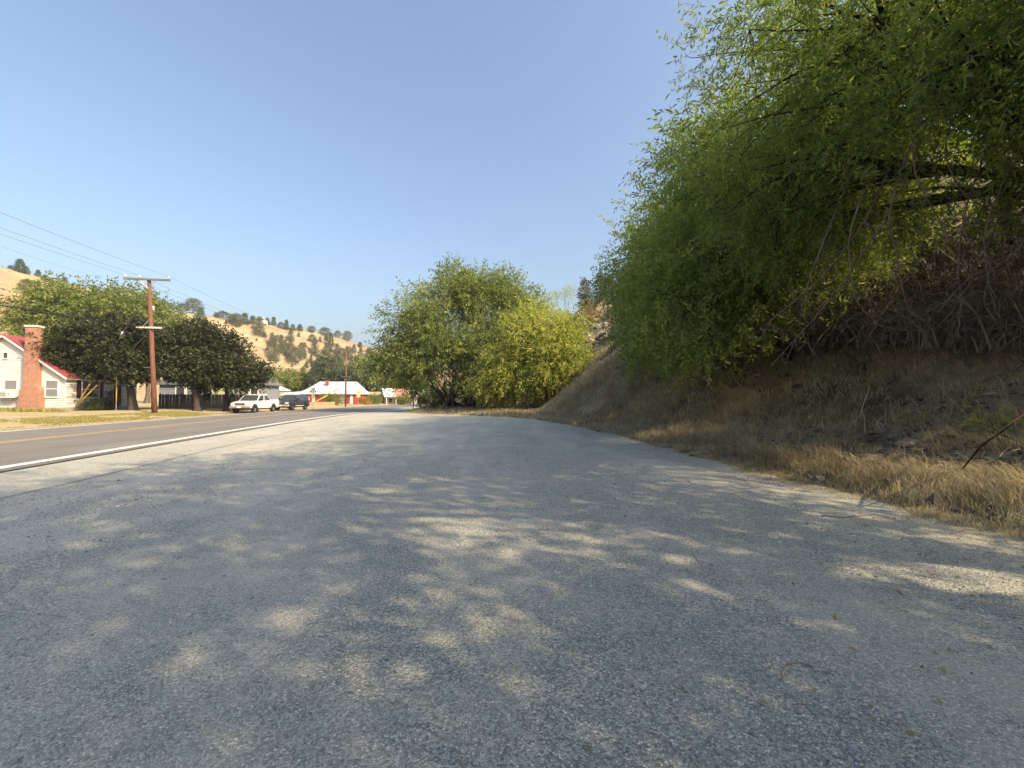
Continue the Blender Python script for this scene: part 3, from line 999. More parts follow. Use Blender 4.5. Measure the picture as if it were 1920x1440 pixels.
build_tree('maple_tree', 'smallest dark maple, nearest the white pickup', 'tree', yz(424, 769, 46.5),
           [bpx(418, 668, 46, 42, 46, 2.8), bpx(448, 698, 45.5, 40, 28, 2.4), bpx(400, 700, 46, 36, 30, 2.4), bpx(472, 700, 46, 18, 16, 1.4)],
           SP_MAPLE, M_leaf_maple, M_bark_dark, 303, n_cl=155, per=28, cl_r=0.58, scale=(0.54, 0.94), trunk_r=0.26, fork=0.3, droop=0.25, group=G_MAPLE, twigs=False, tint=(0.1, 0.7))
build_tree('yard_tree', 'broad pale green tree behind the white house', 'tree', yz(130, 748, 72),
           [bpx(100, 600, 72, 52, 42, 5), bpx(165, 578, 73, 62, 42, 6), bpx(110, 640, 71, 60, 36, 5), bpx(215, 600, 73, 40, 50, 4)],
           SP_FAR, M_leaf_pale, M_bark, 304, n_cl=200, per=26, cl_r=1.5, scale=(0.95, 1.55), trunk_r=0.4, fork=0.35, droop=0.1, twigs=False, group='pale trees behind the maples')
build_tree('yard_tree', 'pale green tree behind the brown utility pole', 'tree', yz(275, 745, 78),
           [bpx(250, 590, 77, 46, 42, 5), bpx(295, 612, 78, 34, 44, 4), bpx(260, 630, 77, 55, 34, 5)],
           SP_FAR, M_leaf_pale, M_bark, 305, n_cl=150, per=24, cl_r=1.5, scale=(0.95, 1.55), trunk_r=0.36, fork=0.35, droop=0.1, twigs=False, group='pale trees behind the maples')

# -- trees behind the far houses
for i, (px, py, Y, rx, rz, m, lab) in enumerate([
        (525, 712, 120, 34, 18, M_leaf_pale, 'pale green tree left of the red house roof'),
        (566, 712, 128, 26, 16, M_leaf_pale, 'low green tree just above the red house annex'),
        (618, 690, 122, 24, 28, M_leaf_conifer, 'tall dull green tree behind the red house chimney'),
        (680, 700, 110, 26, 32, M_leaf_conifer, 'dense dark tree right of the far utility pole'),
        (700, 722, 104, 24, 20, M_leaf_conifer, 'dark round tree above the low tan building'),
        (745, 716, 125, 22, 18, M_leaf_gold, 'yellowing tree above the red roofed house'),
        (775, 720, 118, 18, 20, M_leaf_pale, 'pale tree behind the green airport sign'),
        (640, 712, 112, 18, 20, M_leaf_conifer, 'dark tree at the far utility pole')]):
    b = yz(px, 752, Y)
    c = P(px, py, Y)
    build_tree('street_tree', lab, 'tree', b, [bpx(px, py, Y, rx * 0.8, rz * 0.8, rx / FPX * Y * 0.8), bpx(px - rx * 0.3, py + rz * 0.45, Y, rx * 0.6, rz * 0.5, 2.5)],
               SP_FAR, m, M_bark, 320 + i, n_cl=56, per=12, cl_r=1.1, scale=(1.15, 1.85), trunk_r=0.22, fork=0.35, droop=0.1, twigs=False, group='trees behind the far houses')

# -- junipers and pines of the golden hill: a few shapes, copied
def unit_conifer(seed, kind):
    rg = np.random.default_rng(seed)
    if kind == 'spiky': n, prof = 330, lambda t: 0.34 * (1 - t) ** 0.9 * (0.5 + 0.7 * rg.uniform())
    elif kind == 'pine': n, prof = 560, lambda t: 0.36 * (1 - t) ** 0.75 * (0.75 + 0.4 * rg.uniform())
    elif kind == 'round': n, prof = 560, lambda t: 0.46 * math.sqrt(max(0.02, 1 - (2 * (t - 0.42)) ** 2 * 0.8))
    else: n, prof = 560, lambda t: 0.40 * (1 - t ** 1.8) * (0.7 + 0.5 * rg.uniform())
    t0 = 0.14 if kind == 'round' else 0.03
    pos = []; fw = []
    for i in range(n):
        t = t0 + (1 - t0) * rg.uniform() ** (1.25 if kind != 'round' else 0.9)
        a = rg.uniform(0, 2 * math.pi); r = prof((t - t0) / (1 - t0)) * rg.uniform(0.0, 0.86) ** 0.5
        r *= 0.6 + 0.7 * float(noise2(a * 1.3 + seed, t * 5.0, seed)); pos.append((math.cos(a) * r, math.sin(a) * r, t * 0.96)); fw.append((math.cos(a), math.sin(a), 0.35 if kind != 'pine' else -0.05))
    pos = np.array(pos); fw = np.array(fw) + rg.normal(0, 0.25, (n, 3))
    V, F, MI, TT = place_sprays(SP_FAR, pos, fw, rg.uniform(0.09, 0.165, n) * (1.3 if kind == 'spiky' else 1.0), rg, rg.uniform(0.2, 0.8, n), False)
    crown = np_mesh('crown', V, F, None, TT)
    tv, tf = np_tubes([(np.array([[0, 0, -0.06], [0.01, 0, 0.3], [0, 0.01, 0.8]]), [0.03, 0.022, 0.006])], 6)
    trunk = np_mesh('trunk', tv, tf)
    return crown, trunk


CON = {}
for kind, m in (('juniper', M_leaf_juniper), ('pine', M_leaf_conifer), ('round', M_leaf_juniper), ('spiky', M_leaf_juniper)):
    CON[kind] = []
    for s in range(3):
        c_, t_ = unit_conifer(400 + s + 10 * len(CON), kind)
        c_.materials.append(m); t_.materials.append(M_bark)
        CON[kind].append((c_, t_))


def conifer(loc, h, w, kind, name, label, cat, group, k):
    c_, t_ = CON[kind][k % 3]
    o = thing(name, label, cat, tuple(loc), k * 2.1, group)
    o.scale = (w, w, h)
    for nm, me in (('trunk', t_), ('crown', c_)):
        p = link(bpy.data.objects.new(nm, me)); p.parent = o
    return o


ORD = ['first', 'second', 'third', 'fourth', 'fifth', 'sixth', 'seventh', 'eighth', 'ninth', 'tenth', 'eleventh', 'twelfth', 'thirteenth', 'fourteenth', 'fifteenth',
       'sixteenth', 'seventeenth', 'eighteenth', 'nineteenth', 'twentieth', 'twenty-first', 'twenty-second', 'twenty-third', 'twenty-fourth', 'twenty-fifth', 'twenty-sixth', 'twenty-seventh', 'twenty-eighth']
ridge = [(20, 497, 8, 12, 'juniper'), (37, 508, 30, 26, 'pine'), (49, 511, 16, 14, 'juniper'), (71, 516, 15, 14, 'pine'), (84, 522, 11, 12, 'juniper'), (97, 524, 6, 7, 'juniper'), (121, 528, 12, 15, 'juniper'),
         (302, 576, 20, 30, 'round'), (318, 580, 17, 26, 'round'), (342, 584, 20, 28, 'round'), (362, 586, 34, 40, 'round'), (405, 582, 10, 12, 'juniper'), (418, 596, 17, 34, 'round'), (436, 602, 18, 22, 'juniper'),
         (459, 606, 26, 22, 'pine'), (474, 606, 18, 20, 'juniper'), (501, 603, 16, 16, 'pine'), (513, 605, 20, 14, 'pine'), (527, 614, 14, 20, 'round'), (537, 616, 23, 14, 'pine'), (549, 617, 13, 14, 'juniper'), (562, 618, 15, 16, 'pine'),
         (584, 622, 15, 20, 'round'), (609, 628, 19, 27, 'round'), (633, 631, 15, 20, 'round'), (651, 638, 23, 24, 'round'), (675, 650, 13, 14, 'pine'), (693, 662, 15, 14, 'pine')]
for i, (px, py, h, w, kd) in enumerate(ridge):
    p = ray_left(px, py + 2)
    s = p.y / FPX
    conifer(p, h * s * 0.85, w * s / (1.35 if kd == 'round' else 1.0), kd, 'ridge_tree', f'{ORD[i]} tree from the left along the skyline of the golden hill', 'tree', 'trees along the hill skyline', i)
slope = [(54, 552, 28, 38, 'round'), (376, 607, 32, 28, 'pine'), (443, 614, 26, 28, 'round'), (486, 630, 36, 30, 'juniper'), (513, 678, 50, 26, 'juniper'), (510, 650, 26, 20, 'juniper'), (527, 662, 34, 22, 'juniper'), (545, 640, 22, 18, 'juniper'),
         (540, 668, 22, 18, 'juniper'), (553, 684, 34, 28, 'round'), (545, 650, 16, 14, 'juniper'), (566, 672, 30, 24, 'juniper'), (585, 642, 15, 16, 'round'), (590, 668, 36, 22, 'juniper'), (600, 690, 26, 24, 'juniper'), (583, 682, 16, 12, 'juniper'),
         (613, 668, 26, 22, 'juniper'), (620, 650, 28, 22, 'pine'), (612, 640, 12, 12, 'juniper'), (600, 641, 10, 9, 'juniper'), (632, 664, 20, 18, 'juniper'), (640, 682, 30, 24, 'round'), (627, 690, 24, 20, 'juniper'), (655, 676, 26, 20, 'juniper'),
         (664, 662, 16, 14, 'juniper'), (676, 674, 22, 18, 'juniper'), (689, 672, 16, 16, 'juniper'), (650, 660, 12, 11, 'pine'), (668, 694, 26, 24, 'round'), (640, 700, 22, 22, 'juniper'), (568, 700, 12, 12, 'juniper'), (582, 705, 10, 12, 'juniper'), (700, 690, 28, 24, 'round'),
         (560, 632, 9, 8, 'juniper'), (572, 650, 9, 8, 'juniper'), (606, 704, 24, 26, 'round'), (622, 715, 30, 28, 'round'), (575, 690, 12, 9, 'juniper'), (655, 706, 24, 24, 'juniper'), (682, 700, 24, 22, 'juniper'), (535, 650, 14, 12, 'juniper'), (520, 640, 12, 12, 'juniper')]
_tens = ORD + ['twenty-ninth', 'thirtieth'] + ['thirty-' + w for w in ORD[:9]] + ['fortieth'] + ['forty-' + w for w in ORD[:9]]
_rank = {j: r_ for r_, j in enumerate(sorted(range(len(slope)), key=lambda j: slope[j][0] + slope[j][1] * 1e-3))}
for i, (px, py, h, w, kd) in enumerate(slope):
    p = ray_left(px, py)
    s = p.y / FPX
    lab = {0: 'lone round olive juniper high on the left golden slope', 1: 'lone pine on the bare golden slope above the maples', 3: 'big dark juniper topping the bare golden slope',
           4: 'tall juniper at the edge of the bare golden slope'}.get(i, f'{_tens[_rank[i]]} juniper from the left on the golden hillside below its skyline')
    conifer(p, h * s, w * s / 1.1, kd, 'juniper_tree', lab, 'tree', 'junipers on the golden hillside', i)
rgs = np.random.default_rng(455)
for i in range(44):
    px = rgs.uniform(430, 712); py = rgs.uniform(np.interp(px, [430, 530, 600, 712], [640, 622, 632, 672]), np.interp(px, [430, 520, 712], [690, 705, 708]))
    p = ray_left(px, py); s = p.y / FPX; h = rgs.uniform(4, 10)
    conifer(p, h * s, h * s * rgs.uniform(0.7, 1.2), 'juniper', 'hill_shrub', 'small dark shrub dotting the golden hillside between the junipers', 'shrub', 'small shrubs on the golden hillside', i)
for i, (px, py, h, w, Y) in enumerate([(1098, 572, 50, 26, 62), (1126, 566, 52, 28, 58), (1142, 560, 44, 28, 54)]):
    p = P(px, py, Y); p.z = float(bank_h(p.x, p.y)) - 0.1
    conifer(p, max(2.5, (P(px, py - h, Y).z - p.z)), w * Y / FPX / 0.62, 'spiky', 'bank_conifer', ['spiky grey-green conifer on the rocky skyline, first from the left', 'middle spiky conifer on the rocky skyline', 'conifer half hidden behind the bank trees on the skyline'][i], 'conifer', 'conifers on the bank skyline', i + 1)

# ================================================================== DRY GRASS, BRUSH, STONES
def blades(pos, h, lean, width, rg, tint):
    """each blade: 5 vertices, a bent strip"""
    n = len(pos)
    az = rg.uniform(0, 2 * math.pi, n)
    wv = np.stack([np.cos(az), np.sin(az), np.zeros(n)], -1) * width[:, None]
    up = np.array([0, 0, 1.0])
    mid = pos + up * (h * 0.55)[:, None] + lean * (h * 0.25)[:, None]
    tip = pos + up * (h * 0.85)[:, None] + lean * (h * 0.85)[:, None]
    V = np.stack([pos - wv, pos + wv, mid + wv * 0.7, mid - wv * 0.7, tip], 1).reshape(-1, 3)
    b = np.arange(n)[:, None] * 5
    Q = b + np.array([[0, 1, 2, 3]]); T = b + np.array([[3, 2, 4]])
    return V, [Q, T], np.repeat(tint, 5)


rg = np.random.default_rng(500)
n = 155000
y = np.exp(rg.uniform(np.log(3.2), np.log(52.0), n))
s = rg.uniform(0, 1, n) ** 1.25 * 11.0 - 0.25
x = lot_x(y) + s * np.where(y > 32, 1.6, 1.0)
cl = fbm(x * 0.8, y * 0.8, 4, 501)
cl2 = fbm(x * 3.0, y * 3.0, 3, 502)
keep = (cl * 0.6 + cl2 * 0.4 + rg.uniform(-0.10, 0.10, n)) > (0.47 + 0.04 * sstep(3, 6, s) - 0.03 * sstep(1.6, 0.2, s))
keep &= ~((s > 1.5) & (s < 3.6) & (y < 13) & (cl2 < 0.56))
x, y, s, cl, cl2 = x[keep], y[keep], s[keep], cl[keep], cl2[keep]
n = len(x)
z = bank_h(x, y)
edge = sstep(0.0, 1.0, s) 
h = (0.07 + 0.30 * edge * np.clip((cl - 0.32) * 3.2, 0.15, 1.0)) * rg.uniform(0.55, 1.35, n) * (1 + 0.25 * sstep(8, 30, y))
eps = 0.4
gx = (bank_h(x + eps, y) - bank_h(x - eps, y)) / (2 * eps)
wind = np.stack([np.sin(x * 0.9 + y * 0.5) * 0.5 - np.clip(gx, 0, 1) * 0.8, np.cos(x * 0.7 - y * 0.8) * 0.5, np.zeros(n)], -1)
lean = wind + np.concatenate([rg.normal(0, 0.45, (n, 2)), np.zeros((n, 1))], 1)
dist = np.hypot(x, y)
V, F, T = blades(np.stack([x, y, z - 0.015], -1), h, lean, 0.0030 + 0.0008 * dist * 0.36, rg, np.clip(0.45 + (cl2 - 0.5) * 1.2 + rg.normal(0, 0.18, n), 0, 1))
tag(mesh_obj('dry_grass', np_mesh('dry_grass', V, F, tint=T), M_grass), 'straw coloured dry grass along the foot of the bank', 'grass', kind='stuff')

# paler thick grass on the mound at the far end of the lot
n = 42000
y = rg.uniform(13, 39, n); s = rg.uniform(0, 1, n) ** 1.3 * 9.0; x = lot_x(y) + s * np.where(y > 32, 1.3, 1.0)
k = fbm(x * 0.6, y * 0.6, 4, 509) > 0.40
x, y = x[k], y[k]; n = len(x)
V, F, T = blades(np.stack([x, y, bank_h(x, y) - 0.02], -1), rg.uniform(0.12, 0.42, n), np.concatenate([rg.normal(-0.25, 0.5, (n, 1)), rg.normal(0, 0.5, (n, 1)), np.zeros((n, 1))], 1), 0.0035 + 0.0005 * y, rg, np.clip(rg.normal(0.68, 0.22, n), 0, 1))
tag(mesh_obj('mound_grass', np_mesh('mound_grass', V, F, tint=T), M_grass), 'pale standing straw on the mound at the far end of the lot', 'grass', kind='stuff')

# flattened straw scattered over the gravel edge
n = 16000
y = np.exp(rg.uniform(np.log(3.2), np.log(45.0), n)); s = -np.abs(rg.normal(0, 0.55, n)) + 0.35
x = lot_x(y) + s * np.where(y > 32, 1.6, 1.0)
k = fbm(x * 1.3, y * 1.3, 3, 505) > 0.42 + 0.12 * np.clip(-s, 0, 1)
x, y = x[k], y[k]; n = len(x)
zz = np.maximum(bank_h(x, y), lot_z(x, y)) + 0.004
az = rg.uniform(0, 2 * math.pi, n)
V, F, T = blades(np.stack([x, y, zz], -1), rg.uniform(0.015, 0.05, n), np.stack([np.cos(az), np.sin(az), np.zeros(n)], -1) * rg.uniform(2.0, 6.0, n)[:, None], 0.0022 + 0.0002 * y, rg, np.clip(rg.normal(0.6, 0.25, n), 0, 1))
tag(mesh_obj('straw_litter', np_mesh('straw_litter', V, F, tint=T), M_grass), 'flattened straw scattered over the gravel edge', 'straw', kind='stuff')

# long matted stems lying down the slope
n = 15000
y = np.exp(rg.uniform(np.log(3.6), np.log(36.0), n)); s = rg.uniform(0.6, 8.5, n); x = lot_x(y) + s
k = fbm(x * 0.9, y * 0.9, 3, 507) > 0.47
x, y = x[k], y[k]; n = len(x)
az = rg.normal(3.4, 0.9, n)
V, F, T = blades(np.stack([x, y, bank_h(x, y)], -1), rg.uniform(0.12, 0.34, n), np.stack([np.cos(az), np.sin(az), np.zeros(n)], -1) * rg.uniform(0.6, 2.4, n)[:, None], 0.0028 + 0.0003 * y, rg, np.clip(rg.normal(0.6, 0.25, n), 0, 1))
tag(mesh_obj('matted_grass', np_mesh('matted_grass', V, F, tint=T), M_grass), 'long pale grass stems matted down the bank', 'grass', kind='stuff')

# lawn strip and weeds on the far verge
n = 18000
a = rg.uniform(22, 46, n); b = rg.uniform(21.4, 26.0, n)
pp = np.array([road_pt(ai, bi)[:2] for ai, bi in zip(a, b)])
k = fbm(pp[:, 0] * 0.5, pp[:, 1] * 0.5, 3, 511) > 0.42
pp = pp[k]; n = len(pp)
V, F, T = blades(np.stack([pp[:, 0], pp[:, 1], yard_h(pp[:, 0], pp[:, 1]) - 0.01], -1), rg.uniform(0.06, 0.16, n), np.concatenate([rg.normal(0, 0.5, (n, 2)), np.zeros((n, 1))], 1), np.full(n, 0.014), rg, np.clip(rg.normal(0.5, 0.25, n), 0, 1))
tag(mesh_obj('lawn_grass', np_mesh('lawn_grass', V, F, tint=T), M_lawn), 'yellow-green mown grass strip before the board fence', 'grass', kind='stuff')
# dry tufts on the far verge left
n = 9000
a = rg.uniform(3, 40, n); b = 20.25 + np.abs(rg.normal(0, 0.5, n))
pp = np.array([road_pt(ai, bi)[:2] for ai, bi in zip(a, b)])
V, F, T = blades(np.stack([pp[:, 0], pp[:, 1], yard_h(pp[:, 0], pp[:, 1]) - 0.01], -1), rg.uniform(0.04, 0.12, n), np.concatenate([rg.normal(0, 0.5, (n, 2)), np.zeros((n, 1))], 1), np.full(n, 0.014), rg, np.clip(rg.normal(0.6, 0.2, n), 0, 1))
tag(mesh_obj('verge_grass', np_mesh('verge_grass', V, F, tint=T), M_grass), 'short straw tufts along the far road edge', 'grass', kind='stuff')

# low brush specks of the golden hill
n = 2600
px_, py_ = rg.uniform(-260, 760, n), rg.uniform(500, 735, n)
Yh = rg.uniform(95, 420, n); Xh = (px_ - 960) / FPX * Yh
hh = hill_h(Xh, Yh)
k = (hh > 5) & (fbm(Xh * 0.03, Yh * 0.03, 3, 521) > 0.45)
Xh, Yh = Xh[k], Yh[k]
pos = np.repeat(np.stack([Xh, Yh, yard_h(Xh, Yh)], -1), 3, 0)
n = len(pos)
V, F, MI, T = place_sprays(SP_FAR, pos + rg.normal(0, 0.25, (n, 3)) * np.array([1, 1, 0.3]), rg.normal(0, 1, (n, 3)) * np.array([1, 1, 0.2]) + np.array([0, 0, 0.7]), rg.uniform(0.45, 1.1, n), rg, rg.uniform(0, 1, n), False)
tag(mesh_obj('sagebrush', np_mesh('sagebrush', V, F, None, T), leaf_mat('leaf_sage', [(0.10, 0.08, 0.04), (0.16, 0.13, 0.07), (0.2, 0.17, 0.09)], 0.1)), 'low dull brush scattered over the golden hill', 'brush', kind='stuff')

# ---- crushed stones lying on the lot, near the camera
def octa_stones(pos, size, rg):
    n = len(pos)
    base = np.array([[1, 0, 0], [-1, 0, 0], [0, 1, 0], [0, -1, 0], [0, 0, 1], [0, 0, -1]], float)
    v = base[None] * rg.uniform(0.5, 1.15, (n, 6, 1)) + rg.normal(0, 0.16, (n, 6, 3))
    v = v * (np.stack([rg.uniform(0.7, 1.2, n), rg.uniform(0.55, 1.0, n), rg.uniform(0.35, 0.7, n)], -1) * size[:, None])[:, None, :]
    az = rg.uniform(0, 2 * math.pi, n); tl = rg.normal(0, 0.35, n)
    c, s_ = np.cos(tl), np.sin(tl)
    v = np.stack([v[..., 0] * c[:, None] + v[..., 2] * s_[:, None], v[..., 1], -v[..., 0] * s_[:, None] + v[..., 2] * c[:, None]], -1)
    c, s_ = np.cos(az), np.sin(az)
    v = np.stack([v[..., 0] * c[:, None] - v[..., 1] * s_[:, None], v[..., 0] * s_[:, None] + v[..., 1] * c[:, None], v[..., 2]], -1)
    v = v + pos[:, None, :]
    f = np.array([[0, 2, 4], [2, 1, 4], [1, 3, 4], [3, 0, 4], [2, 0, 5], [1, 2, 5], [3, 1, 5], [0, 3, 5]])
    return v.reshape(-1, 3), (f[None] + (np.arange(n) * 6)[:, None, None]).reshape(-1, 3)


def mat_stone(name, cols, rough=0.9):
    m, nt, out = new_mat(name)
    at = nt.nodes.new('ShaderNodeAttribute'); at.attribute_name = 'tint'
    c = ramp(nt, at.outputs['Fac'], [(i / (len(cols) - 1), cols[i]) for i in range(len(cols))])
    v = coords(nt)
    c = mix(nt, 1.0, c, ramp(nt, noise_n(nt, v, 90.0, 3.0), [(0.3, 0.8), (0.7, 1.15)]), 'MULTIPLY')
    princ(nt, out, c, rough, None, 0, 0.25)
    return m


n = 104000
r = np.exp(rg.uniform(np.log(1.75), np.log(13.0), n)); th = rg.uniform(-0.95, 0.95, n)
x = np.sin(th) * r; y = np.cos(th) * r
tr = fbm((x * 0.985 + y * 0.17) * 0.62, (y * 0.985 - x * 0.17) * 0.18, 4, 531)
k = (tr + rg.normal(0, 0.07, n) > 0.46) & (x < lot_x(y) + 0.8) & (-0.985 * x - 0.17 * y < 6.8)
x, y, r = x[k], y[k], r[k]; n = len(x)
size = np.clip(rg.lognormal(-5.15, 0.45, n), 0.003, 0.022) * (1 + 0.05 * r)
V, F = octa_stones(np.stack([x, y, lot_z(x, y) + size * 0.12], -1), size, rg)
T = np.repeat(rg.beta(1.6, 2.4, n), 6)
tag(mesh_obj('gravel', np_mesh('gravel', V, F, tint=T), mat_stone('crushed_stone', [(0.14, 0.16, 0.165), (0.24, 0.268, 0.27), (0.34, 0.37, 0.365), (0.47, 0.48, 0.46), (0.68, 0.67, 0.62)])),
    'loose crushed grey stones lying over the lot', 'gravel', kind='stuff')

# fallen leaves blown over the lot
n = 700
y = np.exp(rg.uniform(np.log(1.9), np.log(22.0), n)); x = lot_x(y) - np.abs(rg.normal(0, 2.4, n)) ** 1.15
k = -0.985 * x - 0.17 * y < 6.0
x, y = x[k], y[k]; n = len(x)
az = rg.uniform(0, 2 * math.pi, n); ll = rg.uniform(0.025, 0.06, n)
dx = np.stack([np.cos(az), np.sin(az), rg.normal(0, 0.25, n)], -1) * ll[:, None]; wx = np.stack([-np.sin(az), np.cos(az), rg.normal(0, 0.3, n)], -1) * (ll * 0.22)[:, None]
c0 = np.stack([x, y, lot_z(x, y) + 0.012], -1)
V = np.stack([c0 - dx * 0.5, c0 + wx, c0 + dx * 0.5, c0 - wx], 1).reshape(-1, 3)
tag(mesh_obj('leaf_litter', np_mesh('leaf_litter', V, np.arange(len(V)).reshape(-1, 4), tint=np.repeat(rg.uniform(0, 1, n), 4)), leaf_mat('fallen_leaf', [(0.12, 0.08, 0.04), (0.25, 0.18, 0.08), (0.30, 0.235, 0.13), (0.22, 0.19, 0.11)], 0.2)),
    'dry fallen leaves scattered over the gravel', 'leaves', kind='stuff')

# small stones and clods strewn on the bank
n = 13000
y = np.exp(rg.uniform(np.log(3.5), np.log(48.0), n)); s = rg.uniform(0.3, 10, n); x = lot_x(y) + s * np.where(y > 32, 1.5, 1)
k = (fbm(x * 0.55, y * 0.55, 4, 541) > 0.5) | ((s > 1.4) & (s < 3.8) & (y < 13))
x, y = x[k], y[k]; n = len(x)
size = np.clip(rg.lognormal(-2.9, 0.55, n), 0.015, 0.22)
V, F = octa_stones(np.stack([x, y, bank_h(x, y) + size * 0.1], -1), size, rg)
M_rubble = mat_stone('bank_stone', [(0.05, 0.044, 0.04), (0.10, 0.09, 0.08), (0.17, 0.15, 0.13), (0.3, 0.27, 0.23)])
tag(mesh_obj('rubble', np_mesh('rubble', V, F, tint=np.repeat(rg.beta(1.5, 2.2, n), 6)), M_rubble), 'small broken stones strewn over the bank', 'rubble', kind='stuff')


# ---- rocks one can pick out
def rock_mesh(seed):
    rg = np.random.default_rng(seed)
    import bmesh
    bm = bmesh.new()
    bmesh.ops.create_icosphere(bm, subdivisions=3, radius=1.0)
    pl = _norm(rg.normal(0, 1, (9, 3))); dd = rg.uniform(0.55, 0.9, 9)
    for v in bm.verts:
        p = np.array(v.co)
        for q, d in zip(pl, dd):
            e = p @ q - d
            if e > 0: p = p - q * e * 0.92
        p = p * (1 + 0.10 * (float(fbm(p[0] * 3 + 7, p[1] * 3 + p[2] * 2.3, 3, seed)) - 0.5))
        v.co = p
    me = bpy.data.meshes.new('rock')
    bm.to_mesh(me); bm.free()
    return me


M_rock = []
for i, (a_, b_) in enumerate([((0.055, 0.048, 0.044), (0.17, 0.15, 0.135)), ((0.10, 0.075, 0.062), (0.24, 0.18, 0.145)), ((0.17, 0.155, 0.13), (0.38, 0.34, 0.28))]):
    m, nt, out = new_mat('rock_' + ['dark', 'rusty', 'pale'][i])
    v = ocoords(nt)
    nn = noise_n(nt, v, 3.5, 6.0, 0.7)
    princ(nt, out, ramp(nt, nn, [(0.3, a_), (0.7, b_)]), 0.92, bump_n(nt, nn, 0.8, 0.12), 0, 0.15)
    M_rock.append(m)
ROCKS = [rock_mesh(600 + i) for i in range(6)]
for i, me in enumerate(ROCKS): me.materials.append(M_rock[i % 3])
rocks = [(1376, 811, 18, 2, 'small pale rock at the left end of the stone line'), (1421, 797, 42, 0, 'dark rock under the dry stalks at the foot of the bank'), (1398, 812, 22, 0, 'dark flat rock beside the small pale rock'),
         (1537, 812, 34, 1, 'rusty rock in the sunlit grass'), (1567, 808, 44, 2, 'largest pale rock of the sunlit stone line'), (1592, 806, 30, 2, 'pale slab at the middle of the stone line'),
         (1635, 827, 34, 0, 'dark slab right of the sunlit grass'), (1706, 837, 50, 2, 'long pale flat rock near the fallen branch'), (1742, 853, 40, 0, 'dark rock below the long pale rock'),
         (1333, 846, 34, 1, 'rusty rock at the gravel edge'), (1453, 871, 38, 2, 'tan rock half sunk in the verge grass'), (1530, 862, 34, 0, 'pointed rock in the tall verge grass'), (1601, 853, 30, 1, 'round rock in sunlit straw'),
         (1759, 869, 26, 2, 'small tan rock right of the straw patch'), (1297, 856, 16, 1, 'little brown rock on the gravel edge'), (1867, 838, 34, 2, 'light rock behind the fallen branch'), (1882, 870, 46, 0, 'dark boulder under the fallen branch'),
         (1565, 664, 42, 0, 'flat grey rock below the bare brush'), (1500, 728, 34, 0, 'grey rock halfway up the bank'), (1642, 758, 40, 0, 'dark stone on the bare patch of the bank'), (1655, 775, 46, 0, 'broad dark stone above the stone line'),
         (1421, 736, 26, 0, 'small dark rock in the upper grass'), (1280, 690, 60, 0, 'dark outcrop under the leaf skirt'), (1330, 705, 60, 0, 'dark boulder at the shaded foot of the trees'), (1240, 712, 44, 0, 'dark rock left of the shaded boulders'),
         (1145, 676, 20, 2, 'pale boulder on the steep slope'), (1158, 692, 18, 1, 'brown boulder on the steep slope'), (1170, 706, 16, 0, 'dark boulder on the steep slope')]
for i, (px, py, w, mi, lab) in enumerate(rocks):
    p = ray_bank(px, py, 3.5, 60)
    sz = w / FPX * p.y * 0.42
    o = link(bpy.data.objects.new('rock', ROCKS[(mi + 3 * (i % 2)) % 6]))
    o.location = p + Vector((0, 0, sz * 0.05)); o.scale = (sz, sz * 0.8, sz * (0.42 + 0.2 * (i % 3) / 2)); o.rotation_euler = (0.2 * math.sin(i), 0.2 * math.cos(i * 2), i * 1.7)
    tag(o, lab, 'rock', 'rocks along the foot of the bank')
rg = np.random.default_rng(560)
for i in range(34):
    px, py = rg.uniform(1088, 1140), rg.uniform(596, 650)
    p = ray_bank(px, py, 30, 110)
    sz = rg.uniform(8, 17) / FPX * p.y * 0.5
    o = link(bpy.data.objects.new('outcrop_rock', ROCKS[int(rg.integers(6))]))
    o.location = p; o.scale = (sz, sz * 0.9, sz * 0.8); o.rotation_euler = tuple(rg.uniform(-0.6, 0.6, 3) + np.array([0, 0, i * 1.3]))
    tag(o, 'broken grey rock of the outcrop below the ridge trees', 'rock', 'rocks of the outcrop on the steep slope')

# ---- bare tangled brush
def arcs(base, n, rg, up=(1.2, 3.4), out=(0.6, 2.6), r=0.011, bias=(0, 0)):
    cv = []
    for i in range(n):
        az = rg.uniform(0, 2 * math.pi); hh = rg.uniform(*up); oo = rg.uniform(*out)
        d = np.array([math.cos(az) + bias[0], math.sin(az) + bias[1], 0])
        b = np.asarray(base) + np.array([rg.normal(0, 0.5), rg.normal(0, 0.5), -0.1])
        k = 9
        t = np.linspace(0, 1, k)
        drop = rg.uniform(0.2, 1.15)
        c = b[None] + d[None] * (oo * t ** 1.25)[:, None] + np.array([0, 0, 1.0])[None] * (hh * (1.9 * t - (0.9 + drop) * t * t))[:, None]
        curl = rg.normal(0, 0.16, (k, 3)); curl = np.cumsum(curl, 0) * t[:, None] * 0.6
        c = c + curl
        rr = r * rg.uniform(0.5, 1.5)
        cv.append((c, np.linspace(rr, rr * 0.35, k)))
        for _ in range(1):
            j = rg.integers(3, k - 1)
            e = c[j] + _norm(rg.normal(0, 1, 3) + np.array([0, 0, -0.4])) * rg.uniform(0.2, 0.8)
            cv.append((bez(c[j], e, rg.normal(0, 0.18, 3), 5, rg), np.linspace(rr * 0.5, rr * 0.2, 5)))
    return cv


